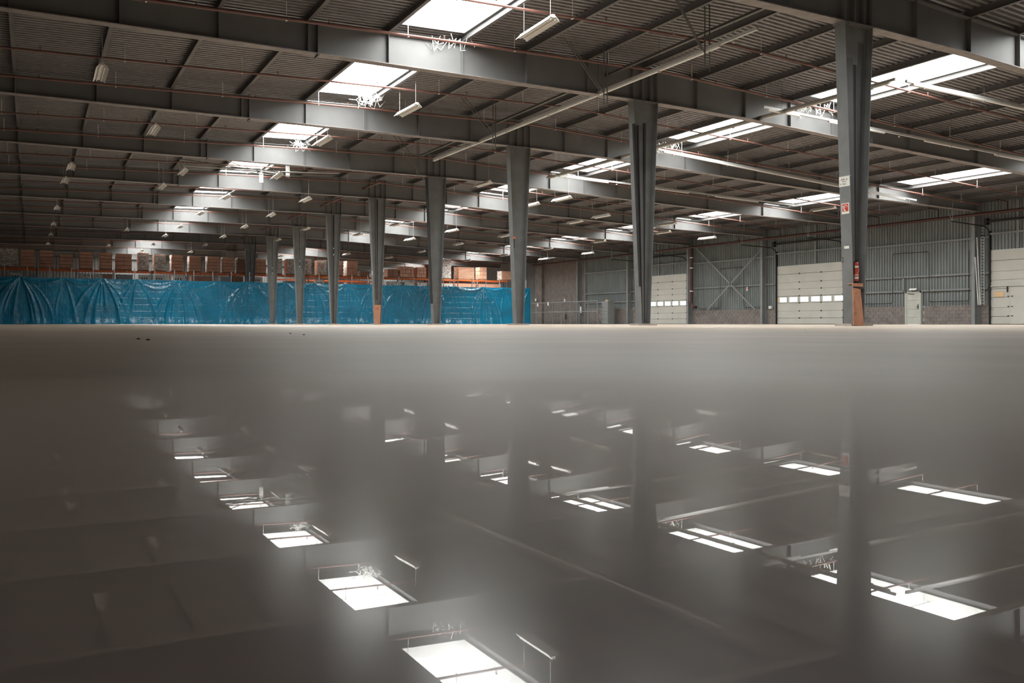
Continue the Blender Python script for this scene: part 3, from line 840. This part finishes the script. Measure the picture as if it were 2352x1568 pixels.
# sectional loading doors
edges = [0.03, .445, .918, 1.47, 1.95, 2.42, 2.89, 3.48, 4.06]
for di, (a, b) in enumerate(DOORS):
    n = di + 1
    t = empty(f'door_{n}', (XW - .02, (a + b) / 2, 0)); hw = (b - a) / 2
    tag(t, ['cream sectional loading door with a wicket door, at the right edge', 'cream sectional loading door with a window strip beside the foreground column', 'cream sectional loading door with a window strip behind the second column'][di], 'door', kind='structure')
    MB().box(.03, .05, -hw, hw, 0, 4.06).build('backing', 'door_dark', t)
    for i in range(8):
        g = .012 if i % 3 else .03
        p = MB()
        z0, z1 = edges[i] + .006, edges[i + 1] - g * .6
        p.box(-.035, .03, -hw, hw, z0, z1)
        nr = 4                                    # pressed ribs
        for q in range(1, nr):
            zz = z0 + (z1 - z0) * q / nr; p.box(-.040, -.034, -hw, hw, zz - .012, zz + .008)
        o = p.build('door_panel', 'door', t)
        if i == 3 and di > 0:
            nw = 6; sp = (b - a) / nw
            for q in range(nw):
                yc = -hw + (q + .43) * sp if di == 1 else -hw + (q + .55) * sp
                MB().box(-.058, -.044, yc - sp * .42, yc + sp * .42, z0 + .03, z1 - .03).build('window_frame', 'door', o)
                MB().box(-.062, -.056, yc - sp * .355, yc + sp * .355, z0 + .07, z1 - .07).build('window_pane', 'door_pane', o)
    for yy in (-hw * .35, hw * .3):
        for i in range(1, 8): MB().box(-.07, -.04, yy - .04, yy + .04, edges[i] - .04, edges[i] + .04).build('hinge', 'black', t)
    for s in (-1, 1):
        MB().box(-.16, .02, s * (hw + .02) - .03, s * (hw + .02) + .03, 0, 5.1).build('side_track', 'black', t)
        MB().tube([(-.12, s * (hw + .02), 4.9), (-.25, s * (hw + .02), 5.2), (-.55, s * (hw + .02), 5.35), (-3.4, s * (hw + .02), 5.45)], .035, 6).build('overhead_track', 'black', t)
        for i in range(1, 9): MB().lathe([(.05, 0), (.05, .08)], 8, (-.13, s * (hw - .02), edges[i] - .04)).build('roller', 'black', t)
        MB().tube([(-3.3, s * (hw + .02), 5.45), (-3.3, s * (hw + .02), 6.5)], .015, 4).build('track_hanger', 'girt', t)
        MB().tube([(-3.3, s * (hw + .02), 5.45), (-3.3, s * (hw + .02) + .5, 6.5)], .012, 4).build('track_hanger', 'girt', t)
    MB().tube([(-.2, -hw - .2, 5.62), (-.2, hw + .2, 5.62)], .06, 8).build('spring_shaft', 'black', t)
    MB().box(-.32, -.08, hw + .05, hw + .22, 5.45, 5.8).build('shaft_bracket', 'black', t)
    if di == 0:
        MB().box(-.062, -.042, hw - 2.5, hw - 1.1, .03, 2.0).build('wicket_door', 'door', t)
        for yy in (hw - 1.08, hw - 2.52): MB().box(-.075, -.04, yy - .02, yy + .02, .03, 2.02).build('wicket_frame', 'door', t)
        for yy in (hw - .95, hw - 2.65): MB().box(-.10, -.05, yy - .03, yy + .03, 1.75, 2.05).build('bracket', 'black', t)
        MB().box(-.10, -.04, hw - 2.6, hw, 2.06, 2.12).build('ledge', 'door', t)
        for yy in (hw - 1.0, hw - 1.2, hw - 2.45, hw - 2.62):
            for zz in (.45, .95, 1.5): MB().box(-.085, -.04, yy - .05, yy + .05, zz, zz + .04).build('hinge', 'black', t)
        MB().tube([(-.09, hw - 2.35, .95), (-.11, hw - 2.35, 1.2)], .015, 5).build('handle', 'black', t)
        MB().box(-.065, -.045, hw - .75, hw - .2, 1.5, 1.78).build('notice', 'cream', t)
    else:
        MB().box(-.065, -.045, hw - .28, hw - .05, 1.55, 1.85).build('notice', 'cream', t)

# pedestrian door
t = empty('door_4', (XW - .12, 34.2, 0)); tag(t, 'grey-cream personnel door with a bulkhead lamp above, in the block base', 'door', kind='structure')
MB().box(-.03, .02, -.43, .43, .02, 1.86).build('leaf', 'ped', t)
for s in (-1, 1): MB().box(-.05, .05, s * .48 - .05, s * .48 + .05, 0, 1.95).build('frame', 'ped', t)
MB().box(-.05, .05, -.53, .53, 1.87, 1.95).build('frame', 'ped', t)
for z in (.42, .90, 1.42): MB().box(-.034, -.03, -.36, .36, z, z + .02).build('panel_groove', 'cabinet', t)
MB().tube([(-.06, -.33, 1.05), (-.06, -.22, 1.06)], .015, 6).build('handle', 'black', t)
MB().box(-.045, -.03, -.37, -.31, .92, 1.18).build('lock_plate', 'black', t)
MB().tube([(-.05, .35, 1.84), (-.06, .1, 1.80), (-.05, -.1, 1.80)], .015, 5).build('door_closer', 'black', t)
for s in (-1, 1): MB().box(-.02, .06, s * .58 - .04, s * .58 + .04, 0, 2.0).build('jamb', 'cabinet', t)
t = empty('bulkhead_lamp', (XW - .2, 34.15, 2.08)); tag(t, 'white bulkhead lamp on the wall above the personnel door', 'lamp')
MB().hexa([(-.12, -.24, -.05), (0, -.24, -.07), (0, .24, -.07), (-.12, .24, -.05)], [(-.07, -.28, .06), (0, -.28, .06), (0, .2, .06), (-.07, .2, .06)]).build('diffuser', 'tube', t)
MB().box(0, .05, -.2, .2, -.05, .05).build('mount', 'black', t)
# wall bits
def wall_path(name, label, pxs, r=.02, m='black', X=45.87, cat='conduit'):
    P_ = [on_x(x, y, X) for x, y in pxs]; o0 = P_[0]
    o = MB().tube([(0, p[0] - o0[0], p[1] - o0[1]) for p in P_], r, 4).build(name, m, loc=(X, o0[0], o0[1])); tag(o, label, cat); return o
wall_path('cable_conduit', 'thin dark conduit looping round the wall right of the foreground column', [(1985, 698), (2047, 697), (2050, 692), (2050, 588), (2053, 583), (2130, 578), (2134, 582), (2134, 690), (2137, 693), (2222, 691), (2226, 688), (2226, 575)])
wall_path('cable_conduit', 'thin dark conduit looping round the cross-braced wall panel', [(1605, 709), (1652, 707), (1654, 704), (1654, 620), (1656, 617), (1703, 613), (1708, 615), (1709, 704), (1712, 706), (1757, 705)])
t = empty('extinguisher_sign', (45.85, on_x(1716, 663, 45.85)[0], on_x(1716, 663, 45.85)[1])); tag(t, 'small red and white extinguisher sign on the cross-braced wall panel', 'sign')
MB().box(-.005, .005, -.09, .09, -.14, .14).build('plate', 'signwhite', t); MB().box(-.008, -.004, -.075, .075, -.05, .12).build('red_field', 'red', t); MB().box(-.010, -.007, -.02, .02, -.03, .10).build('symbol', 'signwhite', t)
o = MB().box(-.08, .05, -.12, .12, 0, .2).build('junction_box', 'signwhite', loc=(45.9, on_x(1770, 708, 45.9)[0], 1.1)); tag(o, 'small pale box on the block base beside the middle loading door', 'box')
# leaning poles and perforated post near the right loading door
for i, (p, q) in enumerate([((2244, 545), (2251, 700)), ((2240, 590), (2247, 700))]):
    a = on_x(*p, 45.35); b = on_x(*q, 45.15)
    o = MB().tube([(0, 0, 0), (.2, a[0] - b[0], a[1] - b[1])], .035, 6).build('leaning_pole', 'galv', loc=(45.15, b[0], b[1])); tag(o, ['tall pale pole leaning by the right loading door', 'shorter pale pole leaning by the right loading door'][i], 'pole')
ypp, zt_ = on_x(2257, 545, 45.75)
t = empty('perforated_post', (45.75, ypp, 1.08)); tag(t, 'perforated grey cable rack standing on the block base by the right loading door', 'post')
for s in (-1, 1): MB().box(-.02, .02, s * .09 - .015, s * .09 + .015, 0, zt_ - 1.08).build('rail', 'galv', t)
for i in range(26): MB().box(-.015, .015, -.08, .08, .08 + i * .165, .11 + i * .165).build('rung', 'galv', t)
# wire partition, cabinet, extinguishers and notices by the block wall
t = empty('mesh_partition', (44.0, 70.2, 0)); tag(t, 'grey tubular partition fence in front of the tall block wall', 'fence')
ys = [on_x(x, 715, 44.0)[0] for x in (1233.5, 1252, 1270, 1290, 1310, 1330, 1351, 1373)]
for y in ys: MB().box(-.03, .03, y - 70.2 - .03, y - 70.2 + .03, 0, 2.08).build('post', 'girt', t)
for z in (2.08, 1.17): MB().box(-.025, .025, ys[-1] - 70.2, 76.1 - 70.2, z - .03, z + .03).build('rail', 'girt', t)
for i, (x, y) in enumerate(((1235, 700), (1259, 697.5))):
    yy, zz = on_x(x, y, 43.93); MB().box(-.075, -.06, yy - 70.2 - .1, yy - 70.2 + .1, zz - .16, zz + .16).build('notice', 'signwhite', t)
mbw = MB()
y = ys[-1]
while y < 76: mbw.box(-.003, .003, y - 70.2, y - 70.2 + .008, .02, 2.06); y += .12
z = .1
while z < 2.05: mbw.box(-.003, .003, ys[-1] - 70.2, 5.9, z, z + .008); z += .12
o = mbw.build('wire_mesh', 'wire', t); o['kind'] = 'stuff'
yc, zc = on_x(1395, 690, 44.9)
t = empty('control_cabinet', (44.9, yc, 0)); tag(t, 'tall grey control cabinet with an orange beacon beside the partition', 'cabinet')
MB().box(-.25, .4, -.47, .47, .05, 2.05).build('body', 'cabinet', t); MB().box(-.27, -.25, -.45, .45, 1.15, 2.02).build('cabinet_door', 'cabinet', t); MB().box(-.27, -.25, -.45, .45, .08, 1.12).build('cabinet_door', 'cabinet', t)
MB().lathe([(.12, 0), (.12, .06), (.07, .14), (0, .16)], 10, (-.05, .05, 2.05)).build('beacon', 'cream', t); MB().box(-.1, .1, -.3, -.1, 2.05, 2.12).build('junction', 'cream', t)
for i, (x, y, lab, m) in enumerate(((1297, 727, 'small red extinguisher hung on the tall block wall', 'hose_red'), (1237, 728, 'dark extinguisher hung beside the pilaster', 'black'))):
    yy, zz = on_x(x, y, 45.7)
    t = empty('wall_extinguisher', (45.8, yy, zz - .25)); tag(t, lab, 'fire extinguisher'); MB().lathe([(.09, 0), (.09, .42), (.03, .5)], 10).build('cylinder', m, t); MB().lathe([(.03, .5), (.03, .58)], 8).build('valve', 'black', t)
for i, (x, y, lab) in enumerate(((1231.5, 688.5, 'small pale notice on the pilaster'), (1298, 689.5, 'small white lamp fitting on the block wall above the partition'), (1335, 711, 'tall white notice on the block wall by the partition end'))):
    yy, zz = on_x(x, y, 45.6); h_ = (.12, .14, .3)[i]; w_ = (.16, .1, .12)[i]
    o = MB().box(-.02, .02, -w_, w_, -h_, h_).build('wall_notice', 'signwhite', loc=(45.55, yy, zz)); tag(o, lab, 'notice')

# ================================================================== TARPAULINS
YT = 73.0
TW = 5.40
def tarp(i, xa, xb, rng):
    H = 3.46
    nu, nv = int((xb - xa) / .055), 62
    hangs = [(0, H, 1.0), (xb - xa, H, 1.0), ((xb - xa) * rng.uniform(.42, .58), H, rng.uniform(.35, .9))]
    sets = []
    for hx, hz, w in hangs:
        rs = []
        for q in range(rng.randint(4, 7)):
            ph = rng.uniform(-1.15, 1.15)
            if hx == 0: ph = rng.uniform(.08, 1.1)
            if hx == xb - xa: ph = rng.uniform(-1.1, -.08)
            rs.append((ph, rng.uniform(.022, .06), rng.uniform(.035, .10) * w, rng.uniform(.25, .7), rng.uniform(1.0, 3.6)))
        sets.append((hx, hz, rs))
    swags = [(rng.uniform(.25, .8), rng.uniform(.04, .09), rng.uniform(.03, .075)) for _ in range(3)]
    mb = MB(); seed = rng.uniform(0, 100)
    for a in range(nu + 1):
        u = (xb - xa) * a / nu
        for b in range(nv + 1):
            v = b / nv
            mid = hangs[2][0]
            def sag(uu):
                t = uu / mid if uu < mid else (uu - mid) / (xb - xa - mid)
                return .05 * 4 * t * (1 - t)
            z = .01 + (H - sag(u)) * v
            d = 0.0
            for hx, hz, rs in sets:
                dx, dz = u - hx, hz - z
                r = sqrt(dx * dx + dz * dz)
                ph = atan2(dx, dz + .02)
                for (p0, wd, am, r0, r1) in rs:
                    cv = p0 * (1 - .12 * r)          # folds curve down
                    g = exp(-((ph - cv) / wd) ** 2)
                    d += am * g * min(1, r / r0) * exp(-max(0, r - r1) ** 2 / .5)
            for (s, w, am) in swags:
                t = (u / mid) if u < mid else (u - mid) / (xb - xa - mid)
                pz_ = H - s * 4 * t * (1 - t) * 1.0
                d += am * exp(-((z - pz_) / w) ** 2) * 4 * t * (1 - t)
            n = mnoise.noise(Vector((u * .8 + seed, z * .9, i * 3.1))) * .05 + mnoise.noise(Vector((u * 3.1 + seed, z * 3.3, i))) * .012
            flare = .10 * exp(-(z / .35) ** 2) * (1 + mnoise.noise(Vector((u * 1.3 + seed, 0, i))))
            mb.v.append((xa + u, YT - d - n - flare, z))
    for a in range(nu):
        for b in range(nv):
            q = a * (nv + 1) + b; mb.f.append((q, q + nv + 1, q + nv + 2, q + 1))
    return mb
seams = [-6.1, -.70, 4.72, 10.12, 15.5, 20.85, 26.2, 31.6, 37.0, 42.05]
for i in range(len(seams) - 1):
    rng = random.Random(100 + i)
    mb = tarp(i, seams[i], seams[i + 1] - .004, rng)
    cx = (seams[i] + seams[i + 1]) / 2
    mb.v = [(x - cx, y - YT, z) for x, y, z in mb.v]
    o = mb.build('tarpaulin', 'tarp', smooth=True, loc=(cx, YT, 0))
    where = ['at the left edge of the picture', 'second sheet from the left', 'third sheet from the left', 'fourth sheet from the left, beside the eighth column', 'fifth sheet from the left, behind the seventh column',
             'sixth sheet, behind the sixth column', 'seventh sheet, right of the fifth column', 'eighth sheet, between the fourth and third columns', 'last sheet on the right, behind the third column'][i]
    tag(o, f'creased blue tarpaulin hung as a screen, {where}', 'tarpaulin', 'blue tarpaulin screen')
# dark cut slits low down in the screen, posts carrying it
for i, x in enumerate([-6.05 + 1.45 * j for j in range(34)]):
    o = MB().box(-.03, .03, -.03, .03, 0, 4.27).build('screen_post', 'rack_grey', loc=(x, YT + .45, 0))
    tag(o, f'thin grey post behind the blue tarpaulin, {ORD[(i % 17) + 1]} of the {"left" if i < 17 else "right"}-hand run', 'post', 'posts behind the tarpaulin')

# ================================================================== PALLET RACK
YR = 78.95; ZR = 4.36
rk = empty('pallet_rack', (16.0, YR, 0)); tag(rk, 'long orange-beamed pallet rack standing behind the blue tarpaulin', 'rack')
bays = [on_y(q, 640, YR)[0] - 16.0 for q in (-70, -8, 84, 176, 262.5, 349, 431, 498.5, 569, 630, 708, 771, 863, 922.5, 985, 1042.5, 1096, 1166)]
for i, x in enumerate(bays):
    m_ = 'rack_blue' if i % 3 == 2 else 'rack_grey'
    for yy in (0, 1.05):
        u = MB().box(x - .045, x + .045, yy - .04, yy + .04, 0, 4.5).build('upright', m_, rk)
        if yy == 0: MB().box(x - .07, x + .07, -.07, .07, 0, .02).build('foot_plate', m_, u)
    for z in (.4, 1.6, 2.8, 3.9): MB().tube([(x, 0, z), (x, 1.05, z + .5)], .02, 4).build('diagonal', 'rack_grey', rk)
for i in range(len(bays) - 1):
    a_, b_ = bays[i] + .05, bays[i + 1] - .05
    for yy in (-.08, 1.1):
        lb = MB().box(a_, b_, yy - .025, yy + .025, ZR - .06, ZR + .06).build('load_beam', 'orange', rk)
        if yy < 0:
            for xx in (a_, b_ - .08): MB().box(xx, xx + .08, -.115, -.105, ZR - .15, ZR + .08).build('end_bracket', 'orange', lb)
            if 3 < i < 9:
                for q in (.3, .65): MB().box(a_ + (b_ - a_) * q, a_ + (b_ - a_) * q + .14, -.112, -.105, ZR - .03, ZR + .03).build('bay_label', 'signwhite', lb)
    if i >= 9: MB().box(a_, b_, 2.0, 2.05, ZR - .32, ZR - .2).build('rear_beam', 'orange', rk)
MB().box(-22, 26, -.1, 1.15, 2.44, 2.5).build('lower_shelf', 'rack_grey', rk)

ucube = MB().box(-.5, .5, -.5, .5, 0, 1).mesh('carton', 'carton')
ucube_d = MB().box(-.5, .5, -.5, .5, 0, 1).mesh('carton', 'carton_dark')
pal = MB()
for yy in (-.45, 0, .45): pal.box(-.5, .5, yy - .06, yy + .06, 0, .11)
for q in range(6): pal.box(-.5 + q * .18, -.5 + q * .18 + .12, -.5, .5, .11, .13)
pal_me = pal.mesh('pallet', 'wood')
def film(parent, w, dpt, h, sides, z0, seed):
    mb = MB()
    def grid(p0, du, dv, nrm):
        nu, nv = 14, 16; n0 = len(mb.v)
        for a in range(nu + 1):
            for b in range(nv + 1):
                p = Vector(p0) + Vector(du) * (a / nu) + Vector(dv) * (b / nv)
                p += Vector(nrm) * (.03 + .03 * mnoise.noise(p * 4 + Vector((seed, 0, 0))))
                mb.v.append(tuple(p))
        for a in range(nu):
            for b in range(nv):
                q = n0 + a * (nv + 1) + b; mb.f.append((q, q + nv + 1, q + nv + 2, q + 1))
    if 'f' in sides: grid((-w / 2, -dpt / 2, z0), (w, 0, 0), (0, 0, h), (0, -1, 0))
    if 'l' in sides: grid((-w / 2, dpt / 2, z0), (0, -dpt, 0), (0, 0, h), (-1, 0, 0))
    if 't' in sides: grid((-w / 2, -dpt / 2, z0 + h), (w, 0, 0), (0, dpt, 0), (0, 0, 1))
    return mb.build('film_wrap', 'film', parent, smooth=True)
loads = [  # pixel left, right, top, layers, columns, film sides, tone
    (-14, 41, 570, 4, 3, 'f', 0), (47, 79, 572, 5, 1, '', 0), (91, 123, 574, 5, 1, '', 0), (137, 168, 583.5, 4, 1, '', 0), (183, 213, 577, 5, 1, '', 0), (229, 258, 579, 5, 1, '', 0),
    (266, 303, 581.5, 4, 2, '', 0), (318, 342, 580, 4, 2, 'flt', 0), (354, 381, 583, 5, 1, 'fl', 0), (394, 421, 584.5, 5, 1, 'l', 0), (435, 462, 587.5, 5, 1, 'l', 0), (477, 504, 588, 5, 1, 'l', 0),
    (512, 538, 590.5, 5, 1, 'l', 0), (546, 566, 592, 5, 1, 'l', 1), (584, 612, 594, 4, 2, '', 0), (622, 648, 593, 4, 2, 'f', 0), (659, 690, 594, 4, 2, 'f', 0), (697, 715, 594, 4, 2, 'fl', 0),
    (730, 750, 597, 5, 1, 'fl', 0), (768, 787, 598, 3, 1, '', 0), (797, 822, 599, 2, 2, 'l', 0), (828, 848, 622, 1, 1, 'l', 1), (890, 914, 617, 1, 2, '', 1), (919, 950, 611, 3, 5, '', 0),
    (958, 979, 613, 3, 4, '', 0), (984, 1003, 606, 3, 2, '', 1), (1014, 1036, 595, 3, 2, 'f', 0), (1053, 1090, 613, 8, 1, 'l', 0), (1102, 1118, 613, 3, 2, '', 0), (1153, 1174, 622, 1, 2, 'l', 0)]
for i, (xa, xb, yt, ly, cl, sides, tone) in enumerate(loads):
    yf = YR + .02
    A = on_y(xa, yt, yf); Bq = on_y(xb, yt, yf)
    w = Bq[0] - A[0]; zb_ = ZR + .06; h = A[1] * .5 + Bq[1] * .5 - zb_ - .14
    dp = 1.0 if w < 1.3 else 1.05
    t = empty('pallet_load', ((A[0] + Bq[0]) / 2, yf + dp / 2, zb_))
    kind_ = 'film-wrapped' if 'f' in sides else ('part-wrapped' if sides else 'bare')
    tag(t, f'{kind_} brown carton stack on a pallet on the orange rack, {ORD[i + 1] if i < 20 else ["twenty-first", "twenty-second", "twenty-third", "twenty-fourth", "twenty-fifth", "twenty-sixth", "twenty-seventh", "twenty-eighth", "twenty-ninth", "thirtieth"][i - 20]} from the left', 'pallet load', 'carton stacks on the rack')
    p = obj('pallet', pal_me, t); p.scale = (w * .98, dp, 1)
    ch = h / ly; cw = w / cl
    for a in range(ly):
        for b in range(cl):
            c = obj('carton', ucube_d if tone else ucube, t, (-w / 2 + cw * (b + .5) + R.uniform(-.008, .008), R.uniform(-.012, .012), .135 + a * ch))
            c.scale = (cw - .022, dp - .02, ch - .030); c.rotation_euler = (0, 0, R.uniform(-.012, .012))
    if sides: film(t, w, dp, h, sides, .13, i)
    if i == 3:
        MB().tube([(-.45, -.54, h + .1), (-.1, -.56, h * .75), (.15, -.55, h * .7), (.42, -.55, h * .35), (.48, -.55, h * .3)], .02, 5).build('loose_strap', 'strand', t)
# lower-shelf goods glimpsed between tarpaulin and beam
low = [(23, 50, 626, 'signwhite', 'white-framed crate'), (53, 80, 627, 'rack_grey', 'grey crate'), (182, 207, 629, 'film', 'film-wrapped bale'), (212, 236, 629, 'film', 'film-wrapped bale'), (237, 258, 629, 'carton_dark', 'dark carton'),
       (268, 305, 630, 'rack_grey', 'ribbed grey crate'), (321, 346, 631, 'signwhite', 'white box'), (354, 380, 632, 'signwhite', 'white box'), (398, 424, 633, 'signwhite', 'white printed box'), (440, 490, 634, 'carton_dark', 'dark flat carton'),
       (508, 530, 635, 'rack_grey', 'grey crate'), (535, 558, 634, 'wood', 'pale wooden box'), (583, 603, 636, 'signwhite', 'pale carton'), (656, 690, 645, 'rack_grey', 'grey crate'), (727, 745, 643, 'signwhite', 'white box'),
       (797, 850, 648, 'carton', 'brown flat carton'), (888, 919, 646, 'film', 'film-wrapped bale'), (928, 950, 648, 'film', 'film-wrapped bale'), (958, 980, 649, 'film', 'film-wrapped bale'), (1013, 1040, 651, 'signwhite', 'pale box'),
       (1045, 1092, 651, 'carton', 'brown flat carton stack'), (1100, 1150, 652, 'carton', 'long brown carton')]
for i, (xa, xb, yt, m, nm) in enumerate(low):
    A = on_y(xa, yt, YR + .05); Bq = on_y(xb, yt, YR + .05); w = Bq[0] - A[0]; H = A[1] - 2.5
    t = empty('shelf_box', ((A[0] + Bq[0]) / 2, YR + .55, 2.5)); tag(t, f'{nm} on the lower rack shelf, {ORD[i + 1] if i < 20 else ["twenty-first", "twenty-second"][i - 20]} from the left', 'box', 'goods on the lower rack shelf')
    MB().box(-w / 2, w / 2, -.5, .5, 0, H).build('box_body', 'rack_grey' if m == 'film' else m, t)
    if m == 'film': film(t, w, 1.0, H, 'flt', 0, i)
    else:
        MB().box(-w / 2 - .01, w / 2 + .01, -.51, .51, H - .10, H + .01).build('lid', m, t)
        if m == 'signwhite':
            for q in range(3): MB().box(-w * .35 + q * w * .22, -w * .35 + q * w * .22 + w * .12, -.516, -.510, H - .35, H - .2).build('print_mark', 'ink', t)
# ================================================================== ROOF CLUTTER
def strands(name, label, c, n, spread, seed):
    rg = random.Random(seed); mb = MB()
    for _ in range(n):
        a = Vector((rg.uniform(-spread, spread), rg.uniform(-.3, .3), rg.uniform(-.02, .05)))
        b = a + Vector((rg.uniform(-.5, .5), rg.uniform(-.3, .3), rg.uniform(-.35, .0)))
        m_ = (a + b) / 2 + Vector((rg.uniform(-.1, .1), 0, -rg.uniform(.05, .3)))
        mb.tube([tuple(a), tuple(a * .3 + m_ * .7), tuple(m_), tuple(m_ * .4 + b * .6), tuple(b)], rg.uniform(.005, .014), 4)
    o = mb.build(name, 'strand', loc=c); tag(o, label, 'debris', 'torn film hanging at the skylights'); o['kind'] = 'stuff'
strands('torn_film', 'torn white film dangling from the nearest left skylight', (10.0, 21.8, 7.83), 16, .5, 1)
strands('torn_film', 'shreds of torn white film at the corner of the second left skylight', (10.1, 28.6, 7.85), 34, .4, 2)
strands('torn_film', 'torn white film at the corner of the third left skylight', (10.2, 37.4, 7.85), 22, .4, 3)
strands('torn_film', 'torn white film at the end of the right skylight behind the second column', (23.6, 29.4, 7.65), 26, .5, 4)
strands('torn_film', 'torn film scraps by the right skylight beside the foreground column', (23.9, 21.6, 7.65), 18, .5, 5)
for i, (p, q, sg) in enumerate([((400, 362), (760, 402), .25), ((420, 380), (780, 398), .12), ((470, 372), (700, 405), .35), ((520, 368), (640, 398), .2)]):
    a = on_z(*p, 7.1); b = on_z(*q, 7.1)
    pts = []
    for j in range(13):
        t_ = j / 12; pts.append(((b[0] - a[0]) * t_, (b[1] - a[1]) * t_, -sg * 4 * t_ * (1 - t_) * .5))
    o = MB().tube(pts, .022, 5).build('loose_cable', 'strand' if i % 2 else 'wire', loc=(a[0], a[1], 7.1)); tag(o, f'sagging loose cable under the fourth left skylight, {ORD[i + 1]} of four', 'cable', 'loose cables under the roof')
for i, (x, y0_, y1_) in enumerate(((600, 397, 419), (661, 380, 406))):
    X, Z0 = on_y(x, y0_, 42.0); _, Z1 = on_y(x, y1_, 42.0)
    o = MB().box(-.09, .09, -.02, .02, 0, Z0 - Z1).box(-.01, .01, -.01, .01, Z0 - Z1, Z0 - Z1 + .6).build('hanging_plate', 'white', loc=(X, 42.0, Z1)); tag(o, f'pale metal plate hanging under the fourth left skylight, {["left", "right"][i]} one', 'plate')
# pebbles and dirt specks on the floor
for i, (x, y) in enumerate(((667, 766), (698, 769), (1850, 758), (318, 779), (340, 781))):
    X, Y = on_z(x, y, 0.0)
    rr = .0035 if i < 3 else .004
    mb = MB(); mb.lathe([(rr * .5, 0), (rr, rr * .3), (rr * .8, rr * .8), (rr * .2, rr)], 7)
    mb.v = [(a * (1.7 if i != 2 else 1), b, c + .0) for a, b, c in mb.v]
    o = mb.build('pebble', 'black', loc=(X, Y, 0)); tag(o, ['larger dark pebble on the floor left of centre', 'small dark pebble on the floor left of centre', 'dark pebble on the floor before the foreground column', 'dark speck on the floor at the left', 'dark blurred crumb on the floor at the left'][i], 'pebble')
